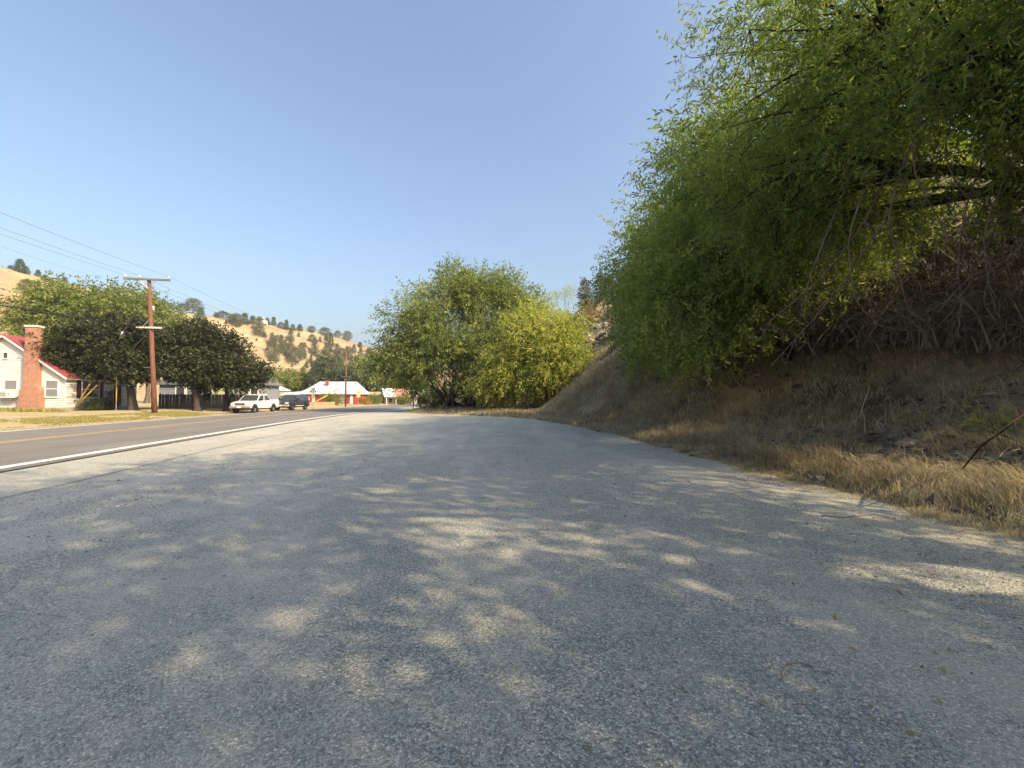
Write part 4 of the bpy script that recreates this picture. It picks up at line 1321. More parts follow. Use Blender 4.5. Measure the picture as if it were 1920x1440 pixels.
rg = np.random.default_rng(570)
BR = [(1900, 655, 150, 'bare grey brush nearest the camera at the picture edge'), (1800, 650, 170, 'thick tangle of bare arching brush below the big tree'), (1700, 650, 170, 'bare arching brush in the middle of the thicket'),
      (1600, 645, 160, 'bare grey brush hanging over the flat rock'), (1510, 650, 130, 'bare brush under the second bank tree'), (1430, 660, 120, 'bare brush against the leafy skirt'), (1370, 690, 90, 'low bare twigs at the shaded foot of the second tree'), (1480, 590, 120, 'bare brush behind the leafy skirt'), (1860, 580, 150, 'bare brush higher up behind the tangle'),
      (1740, 570, 150, 'bare brush high under the leaves'), (1620, 575, 130, 'dim bare brush behind the middle thicket'), (1750, 500, 130, 'bare brush where the slope shows below the limbs'), (1830, 470, 130, 'bare brush close under the thick limbs'), (1910, 500, 140, 'highest bare brush under the big limbs at the picture edge')]
for i, (px, py, nn, lab) in enumerate(BR):
    q = ray_bank(px, py, 4, 60)
    k = 1.0 if i < 7 else 1.15
    V, F = np_tubes(arcs(tuple(q), nn, rg, up=(0.7 * k, 2.7 * k), out=(0.5, 2.2), r=0.013 + 0.0005 * q.y, bias=(-0.1, -0.3)), 3)
    tag(mesh_obj('bare_brush', np_mesh('bare_brush', V, F), M_twig), lab, 'brush', 'bare brush thicket under the bank trees')

# ---- long dead branches hanging from the big tree
rgd = np.random.default_rng(577)
tb_ = np.array(big_tree.location)
for k, (Yd, pts) in enumerate([(9.0, [(1700, 330), (1640, 440), (1560, 560), (1450, 685)]), (8.6, [(1660, 400), (1680, 480), (1688, 560), (1716, 610)]), (8.2, [(1700, 300), (1745, 400), (1782, 445), (1735, 462)]), (9.2, [(1590, 440), (1602, 560), (1650, 618), (1745, 622)]),
                               (8.4, [(1760, 290), (1800, 360), (1850, 395), (1915, 420)]), (9.4, [(1620, 430), (1540, 520), (1470, 585), (1400, 640)]), (8.8, [(1810, 380), (1790, 470), (1800, 560), (1790, 640)]), (8.3, [(1880, 330), (1840, 430), (1850, 520), (1880, 600)]),
                               (9.6, [(1560, 420), (1530, 500), (1500, 600), (1512, 640)]), (8.0, [(1915, 470), (1860, 500), (1800, 520), (1750, 580)])]):
    c = np.array([tuple(P(px, py, Yd + 0.25 * j)) for j, (px, py) in enumerate(pts)])
    c = np.concatenate([[c[0] + np.array([0.9, 0.3, 1.7])], c])
    t = np.linspace(0, 4, 19); cc = np.stack([np.interp(t, np.arange(5), c[:, q]) for q in range(3)], -1)
    for _ in range(3): cc[1:-1] = (cc[:-2] + cc[1:-1] * 2 + cc[2:]) / 4
    cc += np.cumsum(rgd.normal(0, 0.012, cc.shape), 0)
    cv = [(cc, np.linspace(0.022, 0.006, 19))]
    for _ in range(14):
        j = rgd.integers(4, 18); e = cc[j] + _norm(rgd.normal(0, 1, 3) + np.array([0, 0, -0.5])) * rgd.uniform(0.3, 0.9)
        cv.append((bez(cc[j], e, rgd.normal(0, 0.15, 3), 7, rgd), np.linspace(0.009, 0.003, 7)))
    V, F = np_tubes(cv, 5)
    mesh_obj('dead_branch', np_mesh('dead_branch', V - tb_, F, smooth=True), M_dead_branch, big_tree)

# ---- fallen branch at the picture edge
b0, b1, b2 = ray_bank(1800, 885, 3, 20), P(1838, 838, 5.6), P(1925, 772, 6.2)
cv = [(np.array([tuple(b0), tuple(b1), tuple(b2), tuple(b2 + (b2 - b1) * 0.9)]), [0.009, 0.013, 0.018, 0.022])]
for q, e in ((b1, P(1760, 852, 5.6)), (b1.lerp(b2, 0.4), P(1815, 790, 6.0)), (b1.lerp(b0, 0.4), P(1862, 872, 5.2)), (b1.lerp(b2, 0.7), P(1905, 842, 5.5))):
    cv.append((bez(q, e, (0.02, 0, 0.06), 6, rg, 0.01), np.linspace(0.008, 0.003, 6)))
V, F = np_tubes(cv, 6)
tag(mesh_obj('fallen_branch', np_mesh('fallen_branch', V, F, smooth=True), M_bark_dark), 'dark forked fallen branch leaning from the bank', 'branch')
b = ray_bank(1862, 815, 3, 20)
build_tree('weed', 'small green leafy weed beside the fallen branch', 'weed', tuple(b), [(b.x, b.y, b.z + 0.25, 0.25, 0.25, 0.22, 1)], SP_NEAR, M_leaf_near, M_bark, 581, n_cl=14, per=5, cl_r=0.1, scale=(0.25, 0.45), trunk_r=0.008, stems=3, stem_spread=0.05)
# dry stalks
for i, (px, py, h, lab) in enumerate([(1440, 812, 0.5, 'pale broken dry stalks in the sun at the bank foot'), (1570, 800, 0.75, 'tall thin dry stalk rising above the stone line'), (1680, 770, 0.6, 'dry stalk on the bare bank patch'), (1715, 850, 0.55, 'thin dry stalk beside the long pale rock')]):
    b = ray_bank(px, py, 3, 30)
    V, F = np_tubes(arcs(tuple(b), 7 if i else 16, rg, up=(h * 0.6, h), out=(0.05, 0.4), r=0.005), 3)
    tag(mesh_obj('dry_stalk', np_mesh('dry_stalk', V, F), simple_mat('stalk', (0.5, 0.42, 0.28), 0.8, 0.2)), lab, 'stalk', 'dry stalks on the bank')
# twigs lying on the gravel
M_stick = simple_mat('stick', (0.26, 0.22, 0.18), 0.85, 0.3, 30)
for i, (pts, r_, lab) in enumerate([([(1470, 1285), (1466, 1262), (1474, 1246), (1496, 1242), (1522, 1250), (1530, 1262)], 0.004, 'curled pale twig lying on the gravel'), ([(1298, 1040), (1306, 1050), (1318, 1066)], 0.004, 'short straight stick on the gravel'),
                                    ([(1270, 1070), (1285, 1072), (1302, 1076)], 0.004, 'thin dark stick on the gravel beside the short one'), ([(1490, 1320), (1505, 1319), (1522, 1321)], 0.004, 'pale straw stem near the bottom of the picture'),
                                    ([(1540, 968), (1580, 972), (1640, 966), (1680, 974)], 0.008, 'dark bark strip on the shaded gravel edge')]):
    c = []
    for p in pts:
        g = G(*p); c.append((g.x, g.y, float(lot_z(g.x, g.y)) + r_ * 0.9))
    V, F = np_tubes([(np.array(c), np.full(len(c), r_))], 5)
    tag(mesh_obj('twig', np_mesh('twig', V, F, smooth=True), M_stick), lab, 'twig', 'twigs lying on the gravel')

# ================================================================== BUILDINGS
M_siding = simple_mat('white_siding', (0.5, 0.5, 0.485), 0.6, 0.05, 1.5)
M_trim = simple_mat('white_trim', (0.6, 0.6, 0.58), 0.55, 0.05, 3)
M_red_roof = simple_mat('red_metal_roof', (0.24, 0.06, 0.062), 0.5, 0.12, 1.2, 0.0, 0.5)
M_glass = simple_mat('window_glass', (0.045, 0.05, 0.055), 0.08, 0.2, 2, 0.0, 0.6)
M_curtain = simple_mat('curtain', (0.17, 0.18, 0.19), 0.35, 0.1, 8)
M_maroon = simple_mat('maroon_shutter', (0.07, 0.018, 0.02), 0.6, 0.15, 6)
M_found = simple_mat('foundation', (0.28, 0.27, 0.26), 0.9, 0.15, 4)
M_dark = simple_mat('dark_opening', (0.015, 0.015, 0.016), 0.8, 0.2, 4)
M_metal = simple_mat('galvanised', (0.5, 0.5, 0.5), 0.4, 0.1, 5, 0.8)
M_grey_wall = simple_mat('grey_siding', (0.20, 0.22, 0.25), 0.7, 0.08, 2)
M_white_roof = simple_mat('white_metal_roof', (0.5, 0.5, 0.51), 0.45, 0.10, 0.8)
M_red_wall = simple_mat('barn_red_wall', (0.27, 0.045, 0.035), 0.7, 0.15, 2)
M_tan_wall = simple_mat('tan_wall', (0.42, 0.35, 0.26), 0.8, 0.1, 2)
M_pink_roof = simple_mat('faded_red_roof', (0.42, 0.21, 0.17), 0.6, 0.12, 1)
M_green_blind = simple_mat('green_blind', (0.36, 0.44, 0.22), 0.7, 0.06, 6)
M_yellow = simple_mat('guard_yellow', (0.5, 0.34, 0.06), 0.5, 0.1, 8)
M_green_sign = simple_mat('green_sign', (0.008, 0.13, 0.075), 0.45, 0.06, 8)
M_sign_white = simple_mat('sign_white', (0.75, 0.76, 0.74), 0.5, 0.04, 8)
M_sign_yellow = simple_mat('sign_yellow', (0.58, 0.50, 0.22), 0.5, 0.06, 8)
M_post = simple_mat('steel_post', (0.22, 0.22, 0.21), 0.6, 0.15, 8, 0.5)


def mat_brick():
    m, nt, out = new_mat('brick')
    v = ocoords(nt)
    mp = nt.nodes.new('ShaderNodeMapping'); L(nt, v, mp.inputs['Vector'])
    # x+y run along the course, z up
    sp = nt.nodes.new('ShaderNodeSeparateXYZ'); L(nt, v, sp.inputs[0])
    cb = nt.nodes.new('ShaderNodeCombineXYZ')
    L(nt, math_n(nt, 'ADD', sp.outputs[0], sp.outputs[1]), cb.inputs[0]); L(nt, sp.outputs[2], cb.inputs[1])
    b = nt.nodes.new('ShaderNodeTexBrick')
    L(nt, cb.outputs[0], b.inputs['Vector'])
    b.inputs['Scale'].default_value = 1.0
    b.inputs['Brick Width'].default_value = 0.26; b.inputs['Row Height'].default_value = 0.10
    b.inputs['Mortar Size'].default_value = 0.014
    b.inputs['Color1'].default_value = (0.33, 0.13, 0.068, 1); b.inputs['Color2'].default_value = (0.24, 0.08, 0.042, 1)
    b.inputs['Mortar'].default_value = (0.36, 0.29, 0.24, 1)
    c = mix(nt, 1.0, b.outputs['Color'], ramp(nt, noise_n(nt, v, 5.0, 4.0), [(0.3, 0.82), (0.7, 1.15)]), 'MULTIPLY')
    princ(nt, out, c, 0.85, bump_n(nt, b.outputs['Fac'], -0.6, 0.02), 0, 0.2)
    return m


M_brick = mat_brick()


def lap_wall(fixed, lo, hi, z0, z1, ext, axis, sgn, mb, pitch=0.2):
    """stepped lap boards. axis 'x': wall runs along x at y=fixed facing sgn*y; axis 'y': runs along y at x=fixed facing sgn*x; ext(z)->(lo,hi)"""
    z = z0
    while z < z1 - 0.01:
        zt = min(z + pitch, z1)
        a0, a1 = ext(z); b0, b1 = ext(zt)
        o0, o1 = fixed + sgn * 0.045, fixed + sgn * 0.004
        pt = (lambda a, o, zz: (a, o, zz)) if axis == 'x' else (lambda a, o, zz: (o, a, zz))
        q = [pt(a0, o0, z), pt(a1, o0, z), pt(b1, o1, zt), pt(b0, o1, zt)]
        u = [pt(a0, fixed - sgn * 0.02, z + 0.001), pt(a1, fixed - sgn * 0.02, z + 0.001), pt(a1, o0, z), pt(a0, o0, z)]
        if (axis == 'x') == (sgn > 0): q.reverse(); u.reverse()
        mb.quad(*q); mb.quad(*u)
        z = zt


def window(parent, c, w, h, axis='x', sgn=-1, out=0.03, name='window', glass=None, sash=True, shutters=None, trim=0.10):
    """frame proud of the wall with a pane set back inside; c = centre on the wall plane"""
    glass = glass or M_glass
    def bx(mb, a0, a1, z0, z1, d0, d1):
        if axis == 'x': mb.box((c[0] + a0, c[1] + min(sgn * d0, sgn * d1), c[2] + z0), (c[0] + a1, c[1] + max(sgn * d0, sgn * d1), c[2] + z1))
        else: mb.box((c[0] + min(sgn * d0, sgn * d1), c[1] + a0, c[2] + z0), (c[0] + max(sgn * d0, sgn * d1), c[1] + a1, c[2] + z1))
    f = MB()
    bx(f, -w / 2 - trim, -w / 2, -h / 2 - trim, h / 2 + trim, -0.02, 0.07)
    bx(f, w / 2, w / 2 + trim, -h / 2 - trim, h / 2 + trim, -0.02, 0.07)
    bx(f, -w / 2, w / 2, h / 2, h / 2 + trim, -0.02, 0.068)
    bx(f, -w / 2, w / 2, -h / 2 - trim, -h / 2, -0.02, 0.10)
    fo = f.build(name, M_trim, parent)
    g = MB(); bx(g, -w / 2 + 0.002, w / 2 - 0.002, -h / 2 + 0.002, h / 2 - 0.002, 0.0, 0.034)
    g.build('pane', glass, fo)
    if sash:
        s = MB(); bx(s, -w / 2 + 0.003, w / 2 - 0.003, -0.03, 0.03, 0.02, 0.052); s.build('sash_bar', M_trim, fo)
    if shutters:
        for s_ in (-1, 1):
            s = MB(); a = s_ * (w / 2 + trim + 0.24); bx(s, a - 0.22, a + 0.22, -h / 2 - trim, h / 2 + trim, -0.01, 0.055)
            s.build('shutter', shutters, fo)
    return fo


# ---- white house with brick chimney
hp = P(122, 768, 37.0); hp.z = float(yard_h(hp.x, hp.y)) - 0.02
W_, Dp, EV, PK = 8.9, 8.8, 3.06, 6.42
house = thing('house', 'white clapboard house with red metal roof and brick chimney', 'house', tuple(hp), ROAD_RZ)
mb = MB()
sl = (PK - EV) / (W_ / 2)
gx = lambda z: (-W_, 0.0) if z <= EV else (-W_ + (z - EV) / sl, -(z - EV) / sl)
mb.prism([(-W_ + 0.03, 0.0), (-0.03, 0.0), (-0.03, EV), (-W_ / 2, PK - 0.04), (-W_ + 0.03, EV)], 0.03, Dp)
lap_wall(0.0, -W_, 0, 0.35, PK - 0.05, gx, 'x', -1, mb)
lap_wall(0.0, 0, Dp, 0.35, EV, lambda z: (0.0, Dp), 'y', 1, mb)
mb.build('wall', M_siding, house)
mb = MB(); mb.box((-W_ - 0.02, -0.04, -0.4), (0.035, Dp, 0.36)); mb.build('foundation', M_found, house)
mb = MB(); mb.box((-0.06, -0.05, 0.36), (0.05, 0.06, EV)); mb.build('corner_board', M_trim, house)
for s in (-1, 1):
    mb = MB()
    n_ = 24
    ang = math.atan(sl)
    ov = 0.38
    x_r, z_r = -W_ / 2, PK + 0.07
    ln = (W_ / 2 + ov) / math.cos(ang)
    ux, uz = s * math.cos(ang), -math.sin(ang)
    nx_, nz_ = s * math.sin(ang), math.cos(ang)
    y0_, y1_ = -0.40, Dp + 0.4
    def pr(l, t): return (x_r + ux * l + nx_ * t, z_r + uz * l + nz_ * t)
    mb.prism([pr(0, 0), pr(ln, 0), pr(ln, 0.05), pr(0, 0.05)], y0_, y1_)
    for k in range(n_):
        yy = y0_ + 0.03 + (y1_ - y0_ - 0.06) * k / (n_ - 1)
        mb.prism([pr(0.02, 0.045), pr(ln - 0.01, 0.045), pr(ln - 0.01, 0.085), pr(0.02, 0.085)], yy - 0.018, yy + 0.018)
    ro = mb.build('roof', M_red_roof, house)
    fb = MB(); fb.prism([pr(0.0, -0.17), pr(ln - 0.02, -0.17), pr(ln - 0.02, -0.004), pr(0.0, -0.004)], y0_ + 0.02, y0_ + 0.06); fb.build('bargeboard', M_trim, ro)
    fb = MB(); fb.prism([pr(ln - 0.05, -0.16), pr(ln - 0.01, -0.16), pr(ln - 0.01, -0.004), pr(ln - 0.05, -0.004)], y0_ + 0.07, y1_ - 0.02); fb.build('fascia', M_trim, ro)
window(house, (-0.98, -0.03, 1.95), 0.86, 1.36, glass=M_curtain)
w2 = window(house, (-3.95, -0.03, 2.25), 0.86, 0.76, glass=M_curtain, sash=False)
window(house, (-4.4, -0.03, 4.75), 0.30, 0.46, sash=False, name='attic_vent', trim=0.06)
window(house, (0.03, 2.6, 1.95), 1.9, 1.4, axis='y', sgn=1, shutters=M_maroon, glass=M_glass)
mb = MB(); mb.box((0.0, 5.6, 0.36), (0.07, 6.5, 2.45)); dr = mb.build('door', M_maroon, house)
mb = MB(); mb.box((0.07, 5.68, 1.3), (0.12, 5.74, 1.42)); mb.build('handle', M_metal, dr)
mb = MB(); mb.tube([(0.09, 7.55, 0.4), (0.09, 7.55, 2.9), (0.25, 7.55, 3.0)], 0.045, 8); mb.build('downspout', M_trim, house)
# chimney
mb = MB()
mb.prism([(-2.92, -0.3), (-1.48, -0.3), (-1.48, 1.75), (-1.78, 2.25), (-1.78, 7.15), (-2.62, 7.15), (-2.62, 2.25), (-2.92, 1.75)], -0.62, -0.02)
ch = mb.build('chimney', M_brick, house)
mb = MB(); mb.box((-2.68, -0.68, 7.15), (-1.72, 0.05, 7.30)); mb.build('chimney_cap', simple_mat('cap_concrete', (0.55, 0.5, 0.42), 0.9, 0.1), ch)
mb = MB(); mb.cyl((-2.3, 5.0, 4.9), (-2.3, 5.0, 6.5), 0.14, 12); mb.cyl((-2.3, 5.0, 6.5), (-2.3, 5.0, 6.62), 0.2, 12); mb.build('flue_pipe', M_metal, house, True)
# window air conditioner on its bracket
ac = thing('air_conditioner', 'white window air conditioner on a bracket beside the brick chimney', 'air conditioner', tuple(Matrix.Rotation(ROAD_RZ, 4, 'Z') @ Vector((-3.95, -0.05, 1.20)) + hp), ROAD_RZ)
mb = MB(); mb.box((-0.55, -0.50, 0.0), (0.55, 0.02, 0.50)); mb.build('casing', M_trim, ac, bevel=0.02)
mb = MB()
for k in range(7): mb.box((-0.48, -0.515, 0.08 + k * 0.055), (0.08, -0.497, 0.105 + k * 0.055))
mb.build('grille', M_curtain, ac)
mb = MB(); mb.box((0.2, -0.512, 0.1), (0.3, -0.498, 0.42)); mb.build('control_panel', M_found, ac)
mb = MB(); mb.prism([(-0.02, 0.0), (0.02, 0.0), (0.02, -0.06), (-0.02, -0.06)], -0.5, 0.0); mb.box((-0.62, -0.54, -0.05), (0.62, 0.02, -0.002)); mb.tube([(-0.4, -0.48, -0.05), (-0.4, 0.0, -0.5)], 0.03, 6); mb.tube([(0.4, -0.48, -0.05), (0.4, 0.0, -0.5)], 0.03, 6)
mb.build('bracket', M_metal, ac)

# ---- grey house behind the fence
gp = P(298, 764, 53.0); gp.z = float(yard_h(gp.x, gp.y))
gh = thing('house', 'grey-blue house with white framed windows behind the board fence', 'house', tuple(gp), ROAD_RZ)
mb = MB(); mb.prism([(0, -0.3), (11.5, -0.3), (11.5, 2.75), (0, 2.75)], 0.02, 6.5); lap_wall(0.0, 0, 11.5, 0.2, 2.75, lambda z: (0.0, 11.5), 'x', -1, mb, 0.2); mb.build('wall', M_grey_wall, gh)
mb = MB(); mb.prism([(-0.4, 2.76), (11.9, 2.76), (11.9, 2.9), (9.4, 4.6), (2.2, 4.6), (-0.4, 2.9)], -0.4, 6.9); mb.build('roof', simple_mat('grey_shingle', (0.13, 0.13, 0.135), 0.9, 0.2, 3), gh)
for cx, w, gl in ((2.35, 0.9, None), (3.6, 1.0, M_curtain), (6.6, 1.3, M_green_blind), (9.6, 1.0, M_curtain), (10.8, 0.8, None)):
    window(gh, (cx, -0.03, 1.85), w, 1.15, glass=gl, sash=False, trim=0.13)

# ---- board fence, every board a part
fp = P(297, 771, 45.8); fp.z = float(yard_h(fp.x, fp.y)) - 0.03
M_fence = simple_mat('weathered_board', (0.10, 0.10, 0.105), 0.9, 0.3, 5, bump=0.5, bscale=30)
fence = thing('board_fence', 'dark weathered board fence under the maples', 'fence', tuple(fp), ROAD_RZ)
bmB = MB(); bmB.prism([(0, 0), (0.13, 0), (0.13, 1.5), (0.10, 1.56), (0.03, 1.56), (0, 1.5)], 0, 0.022)
b0_ = bmB.build('board', M_fence, fence); b0_.location = (0.0, 0, 0.0)
for k in range(1, 61):
    c = b0_.copy(); COL.objects.link(c); c.parent = fence
    c.location = (0.142 * k, 0.004 * math.sin(k * 5.1), 0.03 * math.sin(k * 2.3) * math.cos(k)); c.rotation_euler = (0, 0.012 * math.sin(k * 3.7), 0)
for zz in (0.35, 1.25):
    mb = MB(); mb.box((-0.05, 0.03, zz), (8.7, 0.075, zz + 0.09)); mb.build('rail', M_fence, fence)
for k in range(5):
    mb = MB(); mb.box((2.14 * k, -0.03 + 0.11, -0.2), (2.14 * k + 0.1, 0.18, 1.66)); mb.build('post', M_fence, fence)

# ---- pale shed roof behind the pickup
sp_ = P(452, 757, 66.0); sp_.z = float(yard_h(sp_.x, sp_.y))
sh = thing('shed', 'white shed with pale sloping roof behind the white pickup', 'shed', tuple(sp_), 0.05)
mb = MB(); mb.box((0, 0, -0.3), (5.2, 4.0, 2.2)); mb.build('wall', M_siding, sh)
mb = MB(); mb.prism([(-0.3, 2.21), (5.5, 2.21), (5.5, 2.32), (3.0, 3.35), (2.2, 3.35), (-0.3, 2.32)], -0.3, 4.3); mb.build('roof', M_white_roof, sh)
window(sh, (1.2, -0.005, 1.3), 0.8, 0.8); window(sh, (3.6, -0.005, 1.3), 0.8, 0.8)

# ---- red house with white roof
rp = P(566, 757, 85.0); rp.z = float(yard_h(rp.x, rp.y)) - 0.1
rh = thing('house', 'red house with white metal hip roof and low annex', 'house', tuple(rp), 0.0)
RW = 10.4; E0 = 2.23 - rp.z; K0 = 4.85 - rp.z
mb = MB(); mb.box((0, 0, -0.3), (RW, 8.0, E0)); mb.build('wall', M_red_wall, rh)
mb = MB()
e = [(-0.45, -0.45, E0), (RW + 0.45, -0.45, E0), (RW + 0.45, 8.45, E0), (-0.45, 8.45, E0)]
k_ = [(1.7, 4.0, K0), (RW - 1.0, 4.0, K0)]
mb.add(e + k_, [(0, 1, 5, 4), (1, 2, 5), (2, 3, 4, 5), (3, 0, 4), (3, 2, 1, 0)])
for t in np.linspace(0.04, 0.96, 18):
    a_ = Vector(e[0]).lerp(Vector(e[1]), t); tt2 = min(max((a_.x - k_[0][0]) / (k_[1][0] - k_[0][0]), 0), 1)
    top_ = Vector((k_[0][0] + tt2 * (k_[1][0] - k_[0][0]), 4.0, K0)) if 0 < tt2 < 1 else None
    if top_ is not None:
        top_.x = a_.x
        mb.tube([a_ + Vector((0, 0, 0.02)), top_ + Vector((0, 0, 0.02))], 0.022, 4)
rr_ = mb.build('roof', M_white_roof, rh)
mb = MB(); mb.box((3.55, 2.4, E0 + 1.0), (4.1, 2.95, K0 + 0.22)); mb.build('chimney', simple_mat('old_brick', (0.22, 0.09, 0.07), 0.9, 0.2, 6), rr_)
# annex whose roof sweeps up into the main roof
mb = MB(); mb.box((-5.8, 0.6, -0.3), (-0.004, 6.0, 1.62)); mb.build('annex_wall', M_red_wall, rh)
mb = MB()
sw = [(-6.1, 2.35), (-3.4, 2.35), (-1.9, 2.5), (-0.7, 2.95), (0.4, 3.55)]
mb.add([(x_, 0.1, 1.63 if x_ < -0.5 else E0 + 0.01) for x_, z_ in sw] + [(x_, 3.3, z_ - rp.z + 0.35) for x_, z_ in sw] + [(x_, 6.4, 1.63 if x_ < -0.5 else E0 + 0.01) for x_, z_ in sw],
       [(i, i + 1, i + 6, i + 5) for i in range(4)] + [(i + 5, i + 6, i + 11, i + 10) for i in range(4)] + [(0, 5, 10)])
mb.build('annex_roof', M_white_roof, rh)
window(rh, (1.0, -0.005, 0.95), 0.75, 1.0); window(rh, (8.2, -0.005, 0.95), 0.8, 1.05, glass=M_curtain)
mb = MB(); mb.box((9.5, -0.05, 0.0), (10.1, 0.0, 1.7)); mb.build('door', M_trim, rh)
mb = MB(); mb.box((2.0, -0.04, 0.0), (2.55, 0.0, 1.65)); mb.build('porch_post', M_trim, rh)

# ---- picket fence along the far road edge, every picket a part
M_picket = simple_mat('bare_picket', (0.40, 0.32, 0.22), 0.9, 0.3, 4)
pk0 = road_pt(60, 22.3)
pf = thing('picket_fence', 'low bare wood picket fence before the red house', 'fence', (pk0.x, pk0.y, 0))
bmB = MB(); bmB.prism([(0, 0), (0.10, 0), (0.10, 0.86), (0.05, 0.95), (0, 0.86)], 0, 0.02)
first = None
aa_ = np.arange(60, 74.4, 0.19)
for k, a in enumerate(aa_):
    q = road_pt(a, 22.3); zz = float(yard_h(q.x, q.y)) - 0.05
    if first is None: o = first = bmB.build('picket', M_picket, pf)
    else:
        o = first.copy(); COL.objects.link(o); o.parent = pf
    o.location = (q.x - pk0.x, q.y - pk0.y, zz + 0.02 * math.sin(k * 1.9)); o.rotation_euler = (0, 0, road_heading(a) + R(90))
for zz in (0.25, 0.65):
    mb = MB()
    pts = []
    for a in aa_[::6]:
        q = road_pt(a, 22.34); pts.append((q.x - pk0.x, q.y - pk0.y, float(yard_h(q.x, q.y)) + zz))
    mb.tube(pts, 0.035, 4); mb.build('rail', M_picket, pf)

# ---- low tan building and the faded red roofed house further on
tp = P(668, 757, 100.0); tp.z = float(yard_h(tp.x, tp.y)) - 0.1
tb = thing('building', 'low tan building with flat pale roof right of the red house', 'building', tuple(tp), 0.05)
mb = MB(); mb.box((0, 0, -0.3), (6.2, 5, 1.75)); mb.build('wall', M_tan_wall, tb)
mb = MB(); mb.prism([(-0.4, 1.76), (6.6, 1.76), (6.6, 2.0), (5.8, 2.55), (0.4, 2.55), (-0.4, 2.0)], -1.0, 5.3); mb.build('roof', simple_mat('tan_roof', (0.50, 0.43, 0.33), 0.85, 0.1, 1), tb)
window(tb, (1.6, -0.005, 1.0), 0.9, 0.8, sash=False); window(tb, (4.2, -0.005, 1.0), 0.9, 0.8, sash=False)

hp2 = P(724, 757, 97.0); hp2.z = float(yard_h(hp2.x, hp2.y)) - 0.1
h2 = thing('house', 'small house with faded red and white roof at the road bend', 'house', tuple(hp2), R(24))
mb = MB(); mb.box((0, 1.6, -0.3), (6.6, 7.0, 1.9)); mb.prism([(0, 1.9), (0.02, 1.9), (0.02, 1.91), (0, 1.91)], 1.6, 7.0); mb.build('wall', M_tan_wall, h2)
def roofpart(nm, xa, xb, mat):
    m_ = MB()
    m_.add([(xa, -0.4, 1.75), (xb, -0.4, 1.75), (xb, 3.6, 3.75), (xa, 3.6, 3.75), (xb, 7.6, 1.75), (xa, 7.6, 1.75), (xa, -0.4, 1.65), (xb, -0.4, 1.65), (xb, 3.6, 3.65), (xa, 3.6, 3.65), (xb, 7.6, 1.65), (xa, 7.6, 1.65)],
           [(0, 1, 2, 3), (3, 2, 4, 5), (7, 6, 9, 8), (8, 9, 11, 10), (0, 3, 9, 6), (3, 5, 11, 9), (1, 7, 8, 2), (2, 8, 10, 4), (0, 6, 7, 1), (5, 4, 10, 11)])
    return m_.build(nm, mat, h2)
roofpart('roof', -0.5, 1.9, M_white_roof); roofpart('roof', 1.905, 7.2, M_pink_roof)
for xx in (0.1, 2.2, 4.4, 6.6):
    mb = MB(); mb.box((xx - 0.07, -0.1, -0.3), (xx + 0.07, 0.04, 1.62)); mb.build('porch_post', M_trim, h2)
window(h2, (1.2, 1.59, 0.9), 0.8, 0.9); window(h2, (5.2, 1.59, 0.9), 0.8, 0.9)
mb = MB(); mb.box((2.8, 1.55, -0.2), (3.7, 1.6, 1.6)); mb.build('door', M_dark, h2)

gp2 = P(774, 757, 90.0); gp2.z = float(yard_h(gp2.x, gp2.y)) if gp2.x < float(road_far_x(gp2.y)) else 0.0
gr = thing('garage', 'white garage with dark open door beyond the airport sign', 'garage', (gp2.x - 4.5, gp2.y + 18, gp2.z + 0.3), R(5))
mb = MB(); mb.box((0, 0, -0.8), (1.2, 6, 2.5)); mb.box((4.4, 0, -0.8), (6.5, 6, 2.5)); mb.box((1.2, 0, 1.9), (4.4, 6, 2.5)); mb.box((1.2, 5.5, -0.8), (4.4, 6, 1.9)); mb.build('wall', M_siding, gr)
mb = MB(); mb.prism([(-0.3, 2.51), (6.8, 2.51), (6.8, 2.62), (3.25, 3.3), (-0.3, 2.62)], -0.3, 6.3); mb.build('roof', M_white_roof, gr)
mb = MB(); mb.box((1.25, 5.3, -0.7), (4.35, 5.45, 1.85)); mb.build('shade_panel', M_dark, gr)  # near-black sheet before the white rear wall, standing in for shade inside

# ---- tiny house on the ridge
q = ray_left(487, 606)
rg_h = thing('house', 'tiny white house among the trees on the hill skyline', 'house', (q.x, q.y, q.z - 0.3), 0.3)
mb = MB(); mb.box((-3, 0, 0), (3, 5, 2.6)); mb.build('wall', M_siding, rg_h)
mb = MB(); mb.prism([(-3.3, 2.61), (3.3, 2.61), (0, 4.4)], -0.3, 5.3); mb.build('roof', simple_mat('far_roof', (0.4, 0.4, 0.42), 0.8), rg_h)

# ================================================================== POLES, WIRES, SIGNS
def mat_pole():
    m, nt, out = new_mat('pole_wood')
    v = ocoords(nt)
    mp = nt.nodes.new('ShaderNodeMapping'); mp.inputs['Scale'].default_value = (1, 1, 0.05); L(nt, v, mp.inputs['Vector'])
    n_ = noise_n(nt, mp.outputs[0], 22.0, 5.0, 0.7)
    princ(nt, out, ramp(nt, n_, [(0.3, (0.075, 0.034, 0.023)), (0.7, (0.19, 0.095, 0.065))]), 0.85, bump_n(nt, n_, 0.6, 0.02), 0, 0.15)
    return m


M_pole = mat_pole()
M_arm = simple_mat('weathered_arm', (0.13, 0.125, 0.125), 0.9, 0.2, 6)
M_insul = simple_mat('insulator', (0.55, 0.58, 0.62), 0.15, 0.05, 3, 0, 0.6)
M_wire = simple_mat('wire', (0.10, 0.10, 0.11), 0.6, 0.05)
M_cable = simple_mat('cable', (0.018, 0.018, 0.02), 0.6, 0.05)

